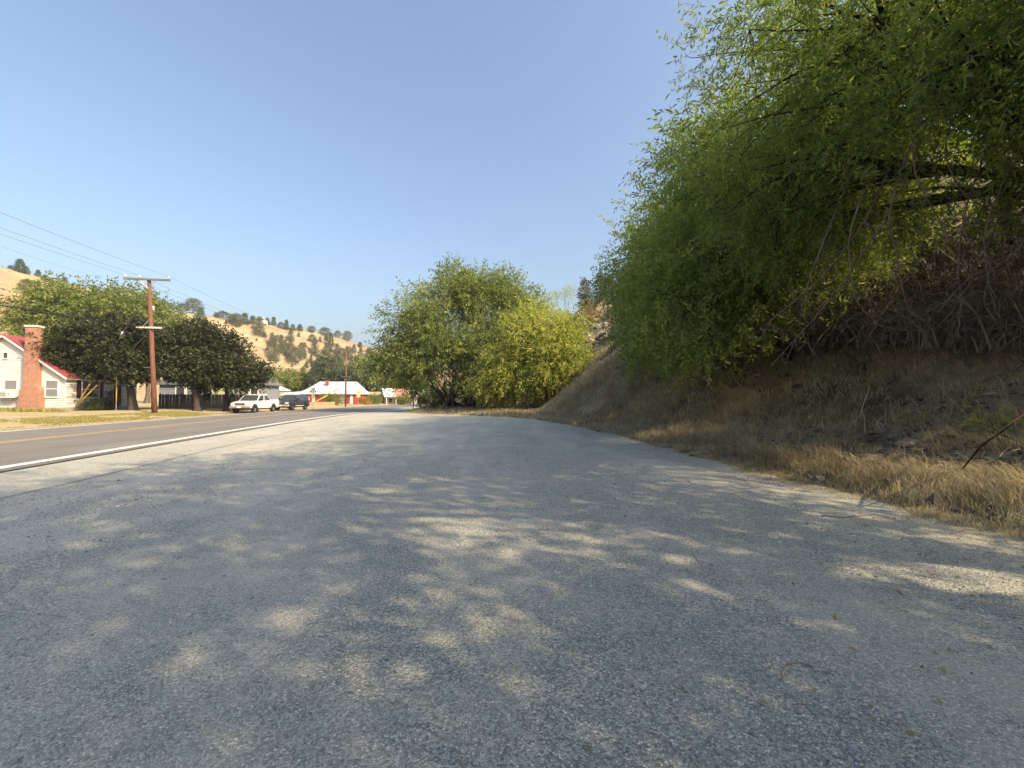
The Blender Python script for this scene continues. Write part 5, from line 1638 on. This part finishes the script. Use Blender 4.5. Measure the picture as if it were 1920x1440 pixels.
pb = P(290, 779, 37.6); pb.z = float(yard_h(pb.x, pb.y))
ptop = P(279.5, 524, 37.6)
Hp = ptop.z - pb.z
lean = (ptop.x - pb.x, ptop.y - pb.y)
pole = thing('utility_pole', 'tall reddish brown utility pole with one long crossarm', 'utility pole', tuple(pb), 0)
mb = MB(); mb.tube([(0, 0, -0.3), (lean[0] * 0.3, lean[1] * 0.3, Hp * 0.3), (lean[0], lean[1], Hp)], [0.215, 0.19, 0.14], 14); mb.build('shaft', M_pole, pole, True)


def at_pole(z):
    return Vector((lean[0] * z / Hp, lean[1] * z / Hp, z))


ex = Vector((0.985, 0.17, 0))
a1 = at_pole(Hp - 0.05)
arm_l, arm_r = a1 - ex * 1.85, a1 + ex * 1.8
fr = Vector((0.17, -0.985, 0)) * 0.22
def beam(mb, p, q, w, h):
    d = (q - p).normalized(); s = Vector((-d.y, d.x, 0)).normalized() * w / 2; u = d.cross(s).normalized() * h / 2
    vs = [p - s - u, p + s - u, p + s + u, p - s + u, q - s - u, q + s - u, q + s + u, q - s + u]
    mb.add(vs, [(0, 3, 2, 1), (4, 5, 6, 7), (0, 1, 5, 4), (1, 2, 6, 5), (2, 3, 7, 6), (3, 0, 4, 7)])
mb = MB(); beam(mb, arm_l + fr, arm_r + fr, 0.12, 0.17); mb.build('crossarm', M_arm, pole)
INS = [a1 + fr + ex * t + Vector((0, 0, 0.08)) for t in (-1.72, -0.62, 1.68)]
for p in INS:
    mb = MB(); mb.tube([p, p + Vector((0, 0, 0.1)), p + Vector((0, 0, 0.12)), p + Vector((0, 0, 0.2)), p + Vector((0, 0, 0.26))], [0.03, 0.03, 0.10, 0.09, 0.04], 10); mb.build('insulator', M_insul, pole, True)
for s in (-1, 1):
    mb = MB(); mb.tube([a1 + fr + ex * s * 0.62 + Vector((0, 0, -0.09)), at_pole(Hp - 0.85) + fr * 0.7], 0.022, 5); mb.build('brace', M_metal, pole)
z2 = P(283, 615, 37.6).z - pb.z
a2 = at_pole(z2)
mb = MB(); beam(mb, a2 - ex * 1.0 + fr * 1.1, a2 + ex * 0.95 + fr * 1.1, 0.10, 0.14); mb.build('lower_arm', simple_mat('pale_arm', (0.5, 0.47, 0.42), 0.8, 0.15), pole)
mb = MB(); mb.tube([a2 + fr * 1.1 - ex * 0.55, at_pole(z2 + 0.75) + fr * 0.8], 0.025, 5); mb.build('brace', M_metal, pole)
mb = MB(); mb.tube([at_pole(z2 + 0.55) + ex * 0.2, at_pole(z2 + 0.85) + ex * 0.75], 0.03, 5); mb.build('bracket', M_metal, pole)
mb = MB(); mb.cyl(at_pole(z2 + 1.55) + ex * 0.24, at_pole(z2 + 1.95) + ex * 0.24, 0.07, 10); mb.build('fuse_holder', M_insul, pole, True)
mb = MB(); mb.tube([at_pole(Hp * 0.34) - ex * 0.2, at_pole(Hp * 0.34) - ex * 0.72], 0.02, 5); mb.build('step_bolt', M_metal, pole)

# second and third poles
def small_pole(px, ybase, ytop, Y, lab, arms, r0=0.16, side='left'):
    b = P(px, ybase, Y); b.z = float(yard_h(b.x, b.y)); t = P(px + 1, ytop, Y)
    o = thing('utility_pole', lab, 'utility pole', tuple(b), 0)
    h = t.z - b.z
    m_ = MB(); m_.tube([(0, 0, -0.3), (0, 0, h)], [r0, r0 * 0.65], 10); m_.build('shaft', M_pole, o, True)
    for z_, w_ in arms:
        m_ = MB(); m_.box((-w_ / 2, -r0 - 0.06, h - z_ - 0.06), (w_ / 2, -r0 + 0.04, h - z_ + 0.06)); m_.build('crossarm', M_arm, o)
    return b, h


b2_, h2_ = small_pole(648, 763, 651, 74.0, 'far brown utility pole before the red house', [(0.25, 2.4), (5.1, 1.6)])
b3_, h3_ = small_pole(502, 752, 681, 84.0, 'slim utility pole behind the white pickup', [(0.2, 0.4)], 0.13)


def wire(p, q, sag, r, lab, mat, group, n=26, name='power_line'):
    t = np.linspace(0, 1, n)
    p = np.array(p); q = np.array(q)
    c = p[None] + (q - p)[None] * t[:, None]
    c[:, 2] -= sag * 4 * t * (1 - t)
    V, F = np_tubes([(c, np.full(n, r))], 5)
    tag(mesh_obj(name, np_mesh(name, V, F, smooth=True), mat), lab, 'wire', group)


back = Vector((0.17, -0.985, 0)) * 52
PB = Vector(pb)
GW = 'overhead wires'
for i, p in enumerate(INS):
    s = PB + p + Vector((0, 0, 0.24))
    wire(s, s + back + Vector((0, 0, 0.4)), 0.9, 0.010, ['lowest of three thin wires rising left from the crossarm', 'middle thin wire rising left from the crossarm', 'topmost thin wire rising left from the crossarm'][i], M_wire, GW)
    e_ = b2_ + Vector((-1.1 + 1.1 * i, 0, h2_ - 0.1))
    wire(s, e_, 0.9, 0.010, ['left thin wire from the crossarm towards the far pole', 'middle thin wire from the crossarm towards the far pole', 'right thin wire from the crossarm towards the far pole'][i], M_wire, GW)
for i, (t, r_, lab) in enumerate([(-0.8, 0.042, 'thick black cable running left from the lower arm'), (-0.3, 0.026, 'thinner black cable just below the thick one')]):
    s = PB + a2 + fr * 1.1 + ex * t + Vector((0, 0, 0.08))
    wire(s, s + back + Vector((0, 0, 0.35 - 0.35 * i)), 1.1, r_, lab, M_cable, GW)
    wire(s, b2_ + Vector((-0.5 + i, 0, h2_ - 5.0)), 1.2, r_ * 0.6, ['upper cable from the lower arm to the far pole', 'lower cable from the lower arm to the far pole'][i], M_cable, GW)
s = P(210, 527, 60); e_ = P(-150, 404, 44)
wire(s, e_, 0.4, 0.012, 'faint lone wire crossing above the hill at left', M_wire, GW)

# guy wires with yellow guards
for i, (zt, gpx, gx_, lab) in enumerate([(Hp - 0.9, 136, -0.4, 'steep guy wire with yellow guard beside the white house'), (z2 - 0.1, 134, 0.6, 'lower guy wire with yellow guard beside the white house')]):
    g0 = P(gpx, 779, 37.4); g0.z = float(yard_h(g0.x, g0.y))
    top = PB + at_pole(zt)
    gt = thing('guy_wire', lab, 'guy wire', tuple(g0), 0, 'guy wires of the brown pole')
    d = top - g0
    m_ = MB(); m_.tube([(0, 0, -0.2), d], 0.016, 5); m_.build('cable', M_wire, gt)
    l = d.length
    m_ = MB(); m_.tube([d * (0.5 / l), d * (3.1 / l)], 0.042, 8); m_.build('guard', M_yellow, gt, True)
    m_ = MB(); m_.cyl(d * (0.62 if i == 0 else 0.55), d * (0.62 + 0.03 if i == 0 else 0.60), 0.055, 8); m_.build('strain_insulator', M_insul, gt, True)
g0 = P(217.5, 778, 38.2); g0.z = float(yard_h(g0.x, g0.y))
gt = thing('guy_wire', 'upright yellow guy guard before the white house window', 'guy wire', tuple(g0), 0, 'guy wires of the brown pole')
m_ = MB(); m_.tube([(0, 0, -0.2), (-0.05, 0, 3.0)], 0.025, 6); m_.build('rod', M_metal, gt)
m_ = MB(); m_.tube([(0, 0, 0.75), (-0.05, 0, 2.95)], 0.045, 8); m_.build('guard', M_yellow, gt, True)

# green airport sign
sb = P(775, 770, 50.0); sb.z = float(bank_h(sb.x, sb.y))
top = P(775, 725, 50.0).z - sb.z
sg = thing('road_sign', 'green airport road sign with white airplane under the tree', 'sign', tuple(sb), R(6))
m_ = MB(); m_.box((-0.045, 0.02, -0.3), (0.045, 0.09, top - 0.1)); m_.build('post', M_post, sg)
m_ = MB(); m_.box((-0.48, -0.02, top - 0.95), (0.48, 0.018, top)); pn = m_.build('panel', M_green_sign, sg, bevel=0.01)
m_ = MB(); m_.box((-0.30, -0.02, top - 1.28), (0.30, 0.018, top - 0.98)); p2_ = m_.build('plaque', M_green_sign, sg)
m_ = MB(); m_.box((-0.16, -0.028, top - 1.17), (0.16, -0.022, top - 1.09)); m_.build('plaque_marking', M_sign_white, p2_)
zc = top - 0.48
m_ = MB()
for poly in ([(-0.33, -0.03), (0.22, -0.06), (0.34, 0.0), (0.22, 0.06), (-0.33, 0.03)], [(-0.02, 0.0), (0.12, 0.0), (0.0, 0.38), (-0.08, 0.38)], [(-0.02, 0.0), (0.12, 0.0), (0.0, -0.38), (-0.08, -0.38)], [(-0.32, 0.0), (-0.22, 0.0), (-0.30, 0.15), (-0.36, 0.15)], [(-0.32, 0.0), (-0.22, 0.0), (-0.30, -0.15), (-0.36, -0.15)]):
    ca, sa = math.cos(R(8)), math.sin(R(8))
    m_.prism([(x_ * ca - z_ * sa, zc + x_ * sa + z_ * ca) for x_, z_ in poly], -0.032 - 0.0015 * len(m_.f) / 10, -0.021)
m_.build('airplane_symbol', M_sign_white, pn)

# street name sign
sb = P(587, 769, 54.5); sb.z = float(yard_h(sb.x, sb.y)) - 0.02
top = P(587, 727, 54.5).z - sb.z
sg = thing('street_sign', 'street name sign with two green blades behind the dark vehicle', 'sign', tuple(sb), R(-8))
m_ = MB(); m_.cyl((0, 0, -0.3), (0, 0, top - 0.05), 0.035, 8); m_.build('post', M_metal, sg)
for k, (zz, w_, rot) in enumerate(((top - 0.30, 0.24, 0.3), (top - 0.62, 0.42, 0))):
    m_ = MB(); m_.box((-w_, -0.045, zz), (w_, -0.038 + 0.02, zz + 0.27)); bl_ = m_.build('blade', M_green_sign, sg)
    m_ = MB(); m_.box((-w_ * 0.55, -0.052, zz + 0.10), (w_ * 0.6, -0.047, zz + 0.17)); m_.build('lettering', M_sign_white, bl_)
m_ = MB(); m_.prism([(-0.22, top - 1.35), (0.2, top - 1.35), (0.2, top - 0.72), (-0.22, top - 0.72)], -0.07, -0.05); m_.build('yellow_panel', M_sign_yellow, sg)

sb = P(672, 766, 80.0); sb.z = float(yard_h(sb.x, sb.y)) - 0.05
top = P(672, 731, 80.0).z - sb.z
sg = thing('road_sign', 'pale yellow rectangular road sign right of the far pole', 'sign', tuple(sb), 0)
m_ = MB(); m_.cyl((0, 0, -0.3), (0, 0, top - 0.1), 0.04, 8); m_.build('post', M_metal, sg)
m_ = MB(); m_.box((-0.36, -0.06, top - 1.4), (0.36, -0.043, top)); m_.build('panel', M_sign_yellow, sg, bevel=0.01)
# yellow guy guard by the picket fence
g0 = road_pt(61.5, 21.4); g0.z = float(yard_h(g0.x, g0.y))
gt = thing('guy_wire', 'slanting yellow guy guard by the picket fence', 'guy wire', tuple(g0), 0)
d = P(614, 741, g0.y + 1.0) - g0
m_ = MB(); m_.tube([(0, 0, -0.1), d], 0.06, 8); m_.build('guard', M_yellow, gt, True)
m_ = MB(); m_.tube([d * 0.98, b2_ + Vector((0, 0, h2_ * 0.8)) - g0], 0.014, 5); m_.build('cable', M_wire, gt)

# ---- yard plants
M_leaf_dark_bush = leaf_mat('leaf_dark_bush', [(0.03, 0.045, 0.016), (0.05, 0.07, 0.025), (0.075, 0.095, 0.035)], 0.2)
def clump_plant(loc, h, n_, mat, lab, nm, cat, group, seed, wide=0.35):
    rg = np.random.default_rng(seed)
    pos = np.concatenate([rg.normal(0, wide * 0.4, (n_, 2)), np.zeros((n_, 1))], 1)
    V, F, T = blades(pos, rg.uniform(0.6, 1.1, n_) * h, np.concatenate([rg.normal(0, 0.6, (n_, 2)), np.zeros((n_, 1))], 1), np.full(n_, 0.022), rg, np.clip(rg.normal(0.55, 0.25, n_), 0, 1))
    o = mesh_obj(nm, np_mesh(nm, V, F, tint=T), mat); o.location = loc
    tag(o, lab, cat, group)


M_lily = leaf_mat('lily_leaf', [(0.10, 0.13, 0.03), (0.18, 0.20, 0.05), (0.30, 0.28, 0.08), (0.42, 0.36, 0.12)], 0.3)
for i, px in enumerate((4, 22, 38, 56, 76, 96, 112)):
    p = P(px, 775, 35.0); p.z = float(yard_h(p.x, p.y)) - 0.02
    clump_plant(p, 0.55 - 0.03 * i, 90, M_lily, f'{ORD[i]} leafy yellow-green lily clump from the left before the white house', 'lily_plant', 'plant', 'lily clumps before the white house', 700 + i, 0.7)
for i, (px, Y, h_, r_, m__, lab) in enumerate([(206, 40.5, 1.75, 0.75, M_leaf_maple, 'dark cone shaped shrub by the white house wall'), (172, 38.5, 0.9, 0.6, M_leaf_dark_bush, 'small leafy bush under the shuttered window'), (186, 39.5, 0.7, 0.5, M_leaf_dark_bush, 'low bush left of the dark cone shrub')]):
    b = yz(px, 770, Y)
    build_tree('shrub', lab, 'shrub', b, [(b[0], b[1], b[2] + h_ * 0.5, r_ * 0.8, r_ * 0.8, h_ * 0.45, 1), (b[0], b[1], b[2] + h_ * 0.8, r_ * 0.4, r_ * 0.4, h_ * 0.25, 0.4)], SP_MID, m__, M_bark, 720 + i, n_cl=26, per=12, cl_r=0.22, scale=(0.35, 0.6), trunk_r=0.04, stems=3, stem_spread=0.12, twigs=False)
for i, (px, py, Y, rx, rz, m__, lab) in enumerate([(625, 746, 78, 20, 13, M_leaf_pale, 'round leafy bush before the red house wall'), (508, 748, 62, 13, 9, M_leaf_pale, 'green bush above the white pickup bed'), (681, 755, 88, 8, 8, M_leaf_gold, 'orange brown bush before the tan building'),
                                                   (702, 747, 92, 12, 10, M_leaf_pale, 'thin leafy shrub left of the small house'), (755, 747, 92, 10, 9, M_leaf_pale, 'shrub before the porch of the small house'), (1010, 760, 40, 0, 0, None, '')]):
    if m__ is None: continue
    b = yz(px, 757, Y)
    build_tree('bush', lab, 'bush', b, [bpx(px, py, Y, rx * 0.8, rz * 0.8, rx / FPX * Y * 0.7)], SP_MID, m__, M_bark, 730 + i, n_cl=30, per=14, cl_r=0.5, scale=(0.6, 1.0), trunk_r=0.06, stems=3, stem_spread=0.3, twigs=False, group='bushes by the far houses')

# ================================================================== VEHICLES
M_rubber = simple_mat('tyre_rubber', (0.022, 0.021, 0.02), 0.85, 0.3, 8)
M_rim = simple_mat('wheel_rim', (0.45, 0.43, 0.40), 0.35, 0.1, 8, 0.7)
M_car_white = simple_mat('white_car_paint', (0.62, 0.61, 0.57), 0.25, 0.04, 2, 0, 0.5)
M_car_dark = simple_mat('dark_car_paint', (0.018, 0.022, 0.035), 0.2, 0.1, 2, 0, 0.6)
M_car_tan = simple_mat('tan_trim_paint', (0.42, 0.36, 0.27), 0.4, 0.06, 2)
M_chrome = simple_mat('chrome', (0.6, 0.6, 0.6), 0.15, 0.05, 4, 0.9)
M_black = simple_mat('black_trim', (0.02, 0.02, 0.02), 0.5, 0.1)
M_lamp = simple_mat('headlight_lens', (0.62, 0.62, 0.60), 0.1, 0.05, 4, 0, 0.7)
M_plate = simple_mat('licence_plate', (0.75, 0.75, 0.72), 0.5, 0.05)


def wheel(parent, x, y, r, w):
    o = thing_part = link(bpy.data.objects.new('wheel', None)); o.parent = parent; o.location = (x, y, r)
    s = 1 if y > 0 else -1
    n_ = 20
    prof = [(r * 0.62, -w / 2), (r * 0.94, -w / 2), (r, -w / 2 + 0.04), (r, w / 2 - 0.04), (r * 0.94, w / 2), (r * 0.62, w / 2), (r * 0.60, w / 2 - 0.05), (r * 0.60, -w / 2 + 0.05)]
    vs = []; fs = []
    for k in range(n_):
        a = 2 * math.pi * k / n_
        vs += [(math.cos(a) * rr, yy, math.sin(a) * rr) for rr, yy in prof]
    m = len(prof)
    for k in range(n_):
        for j in range(m):
            fs.append((k * m + j, k * m + (j + 1) % m, ((k + 1) % n_) * m + (j + 1) % m, ((k + 1) % n_) * m + j))
    MB().add(vs, fs).build('tyre', M_rubber, o, True)
    m_ = MB(); m_.cyl((0, -w / 2 + 0.06, 0), (0, w / 2 - 0.06, 0), r * 0.595, 20)
    m_.cyl((0, s * (w / 2 - 0.06), 0), (0, s * (w / 2 - 0.01), 0), r * 0.2, 12)
    for k in range(6):
        a = k * math.pi / 3
        m_.box((-0.03, -0.012, r * 0.15), (0.03, 0.012, r * 0.56), Matrix.Translation((0, s * (w / 2 - 0.05), 0)) @ Matrix.Rotation(a, 4, 'Y'))
    m_.build('rim', M_rim, o)


def loft(mb, secs):
    """secs: list of rings (each list of points, same count), closed ends"""
    n_ = len(secs[0]); vs = [p for s in secs for p in s]; fs = []
    for i in range(len(secs) - 1):
        for k in range(n_):
            k2 = (k + 1) % n_
            fs.append((i * n_ + k, i * n_ + k2, (i + 1) * n_ + k2, (i + 1) * n_ + k))
    fs.append(tuple(range(n_ - 1, -1, -1))); fs.append(tuple(range((len(secs) - 1) * n_, len(secs) * n_)))
    mb.add(vs, fs)


def ring(x, hw, z0, z1, tuck=0.06, round_=0.08):
    """cross-section of the body at x: rounded top corners, sills tucked in"""
    return [(x, -hw + tuck, z0), (x, -hw, z0 + 0.18), (x, -hw, z1 - round_ - 0.1), (x, -hw + 0.03, z1 - round_), (x, -hw + round_ + 0.05, z1), (x, hw - round_ - 0.05, z1), (x, hw - 0.03, z1 - round_), (x, hw, z1 - round_ - 0.1), (x, hw, z0 + 0.18), (x, hw - tuck, z0)]


def vehicle(name, label, cat, loc, rz, L_, hw, paint, pickup):
    """+x is forward"""
    v = thing(name, label, cat, loc, rz)
    f = L_ / 2
    hood = 1.17; belt = 1.22; roof = 1.88; z0 = 0.46
    wx_f, wx_r, r, ww = f - 0.98, -f + (1.35 if pickup else 1.15), 0.40, 0.26
    xs = [f - 0.02, f - 0.10, f - 0.25, f - 1.45, f - 1.5]
    b = MB()
    cab_f = f - 1.5
    cab_b = -f + 2.05 if pickup else -f + 0.08
    secs = [ring(-f + 0.02, hw - 0.05, 0.55, belt if not pickup else 1.26), ring(-f + 0.10, hw, z0, (belt + 0.03) if not pickup else 1.28)]
    if pickup: secs += [ring(cab_b - 0.03, hw, z0, 1.28), ring(cab_b - 0.02, hw, z0, 1.26)]
    secs += [ring(cab_f - 0.4, hw, z0, belt + 0.02), ring(cab_f, hw, z0, belt), ring(f - 0.9, hw - 0.01, z0, hood + 0.01), ring(f - 0.18, hw - 0.04, 0.5, hood - 0.10), ring(f - 0.05, hw - 0.07, 0.55, hood - 0.20)]
    loft(b, secs)
    body = b.build('body', paint, v, bevel=0.02)
    # cab
    c = MB()
    tw = hw - 0.20
    top_f, top_b = cab_f - 0.72, (cab_b + 0.22 if pickup else -f + 0.42)
    bw = hw - 0.05
    vs = [(cab_f, -bw, belt - 0.02), (cab_f, bw, belt - 0.02), (cab_b, bw, belt - 0.02), (cab_b, -bw, belt - 0.02), (top_f, -tw, roof - 0.05), (top_f, tw, roof - 0.05), (top_b, tw, roof - 0.05), (top_b, -tw, roof - 0.05),
          (top_f - 0.15, -tw + 0.12, roof), (top_f - 0.15, tw - 0.12, roof), (top_b + 0.12, tw - 0.12, roof), (top_b + 0.12, -tw + 0.12, roof)]
    c.add(vs, [(0, 1, 5, 4), (1, 2, 6, 5), (2, 3, 7, 6), (3, 0, 4, 7), (4, 5, 9, 8), (5, 6, 10, 9), (6, 7, 11, 10), (7, 4, 8, 11), (8, 9, 10, 11)])
    cab = c.build('cab', paint, v)

    def pane(nm, a, b_, c_, d_, off, ins=0.06, mat=M_glass):
        A, B, C_, D_ = map(Vector, (a, b_, c_, d_)); ctr = (A + B + C_ + D_) / 4
        o = Vector(off)
        q = [p + (ctr - p).normalized() * ins * 1.4 + o for p in (A, B, C_, D_)]
        m_ = MB(); m_.add(q + [p - o * 1.0 for p in q], [(0, 1, 2, 3), (7, 6, 5, 4), (0, 4, 5, 1), (1, 5, 6, 2), (2, 6, 7, 3), (3, 7, 4, 0)]); return m_.build(nm, mat, cab)
    pane('windshield', vs[0], vs[1], vs[5], vs[4], (0.012, 0, 0.010))
    pane('rear_window', vs[2], vs[3], vs[7], vs[6], (-0.012, 0, 0.006))
    nwin = 2 if pickup else 3
    for s in (-1, 1):
        ia, ib, ja, jb = (0, 3, 4, 7) if s < 0 else (1, 2, 5, 6)
        for k in range(nwin):
            t0, t1 = k / nwin, (k + 1) / nwin
            A = Vector(vs[ia]).lerp(Vector(vs[ib]), t0); B = Vector(vs[ia]).lerp(Vector(vs[ib]), t1)
            C_ = Vector(vs[ja]).lerp(Vector(vs[jb]), t1); D_ = Vector(vs[ja]).lerp(Vector(vs[jb]), t0)
            if s > 0: pane('side_window', B, A, D_, C_, (0, 0.012, 0.004), 0.055)
            else: pane('side_window', A, B, C_, D_, (0, -0.012, 0.004), 0.055)
            if k < 2:
                m_ = MB(); hx = A.x + (B.x - A.x) * 0.85; m_.box((hx - 0.09, s * (hw + 0.004), 1.04), (hx + 0.09, s * (hw + 0.026), 1.08)); m_.build('door_handle', M_black, body)
                m_ = MB(); hx = B.x; m_.box((hx - 0.008, s * (hw - 0.004), 0.62), (hx + 0.008, s * (hw + 0.003), 1.18)); m_.build('door_seam', M_black, body)
        m_ = MB(); m_.box((cab_f - 0.42, s * (hw + 0.02), 1.24), (cab_f - 0.30, s * (hw + 0.26), 1.46)); m_.build('mirror', M_black, v, bevel=0.02)
        # arches
        for wx in (wx_f, wx_r):
            m_ = MB()
            pts = [(wx + math.cos(a) * (r + 0.13), r + math.sin(a) * (r + 0.13)) for a in np.linspace(R(-8), R(188), 15)]
            m_.prism(pts, min(s * (hw + 0.006), s * (hw - 0.3)), max(s * (hw + 0.006), s * (hw - 0.3))); m_.build('wheel_arch', M_black, body)
            wheel(v, wx, s * (hw - 0.10), r, ww)
        m_ = MB(); m_.box((f - 0.12, s * (hw - 0.12) - (0.38 if s > 0 else 0), 0.80), (f + 0.005, s * (hw - 0.12) + (0 if s > 0 else 0.38), 1.0)); m_.build('headlight', M_lamp, v, bevel=0.02)
        m_ = MB(); m_.box((-f - 0.005, s * (hw - 0.06) - (0.14 if s > 0 else 0), 0.85), (-f + 0.06, s * (hw - 0.06) + (0 if s > 0 else 0.14), 1.2)); m_.build('taillight', simple_mat('taillight', (0.25, 0.02, 0.02), 0.3, 0.05), v)
        m_ = MB(); m_.box((wx_r + 0.62, s * (hw + 0.0), 0.48), (wx_f - 0.62, s * (hw + 0.018), 0.60)); m_.build('rocker_trim', M_car_tan if not pickup else M_trim, body)
    m_ = MB()
    m_.box((f - 0.09, -0.52, 0.80), (f - 0.01, 0.52, 1.0))
    gr_ = m_.build('grille', M_black, v)
    for zz in ((0.885,) if pickup else (0.84, 0.9, 0.96)):
        m_ = MB(); m_.box((f - 0.008, -0.52, zz), (f + 0.012, 0.52, zz + 0.035)); m_.build('grille_bar', M_chrome, gr_)
    m_ = MB(); m_.box((f - 0.12, -hw + 0.02, 0.50), (f + 0.12, hw - 0.02, 0.70)); m_.build('front_bumper', M_chrome if pickup else M_car_tan, v, bevel=0.04)
    m_ = MB(); m_.box((-f - 0.14, -hw + 0.06, 0.52), (-f + 0.06, hw - 0.06, 0.70)); m_.build('rear_bumper', M_chrome, v, bevel=0.04)
    m_ = MB(); m_.box((f + 0.121, -0.17, 0.53), (f + 0.14, 0.17, 0.68)); m_.build('licence_plate', M_plate, v)
    m_ = MB(); m_.box((-f + 0.5, -hw + 0.25, 0.34), (f - 0.5, hw - 0.25, 0.5)); m_.build('chassis', M_black, v)
    if pickup:
        m_ = MB(); m_.box((-f + 0.14, -hw + 0.12, 1.262), (cab_b - 0.06, hw - 0.12, 1.275)); m_.build('bed_opening', M_black, body)
        for s in (-1, 1):
            m_ = MB(); m_.box((-f + 0.1, s * (hw - 0.1) - 0.05, 1.27), (cab_b - 0.04, s * (hw - 0.1) + 0.05, 1.32)); m_.build('bed_rail', paint, body)
        m_ = MB(); m_.box((-f + 0.05, -hw + 0.06, 1.2), (-f + 0.12, hw - 0.06, 1.33)); m_.build('tailgate_top', paint, body)
    else:
        for s in (-1, 1):
            m_ = MB(); m_.tube([(top_f - 0.3, s * (tw - 0.18), roof + 0.05), (top_b + 0.4, s * (tw - 0.18), roof + 0.05)], 0.02, 6); m_.build('roof_rail', M_black, cab)
    return v


def park(a, b):
    q = road_pt(a, b); return (q.x, q.y, max(0.03, float(yard_h(q.x, q.y)) if q.x < float(road_far_x(q.y)) - 0.4 else 0.03)), road_heading(a) - R(90)


l_, r_ = park(49.4, 20.6)
vehicle('pickup_truck', 'white crew cab pickup parked facing the camera by the fence', 'pickup', l_, r_, 6.1, 0.98, M_car_white, True)
l_, r_ = park(57.2, 20.5)
vehicle('suv', 'dark blue sport utility vehicle parked behind the white pickup', 'suv', l_, r_, 5.5, 0.98, M_car_dark, False)

# ================================================================== AIR
hz = MB(); hz.box((-420, -120, -1.5), (320, 620, 74))
hm, hnt, hout = new_mat('thin_haze')
pv = hnt.nodes.new('ShaderNodeVolumePrincipled')
pv.inputs['Color'].default_value = (0.86, 0.91, 1.0, 1)
pv.inputs['Density'].default_value = 0.00035
pv.inputs['Anisotropy'].default_value = 0.2
L(hnt, pv.outputs[0], hout.inputs['Volume'])
tag(hz.build('haze', hm), 'thin summer haze in the valley air', 'haze', kind='stuff')
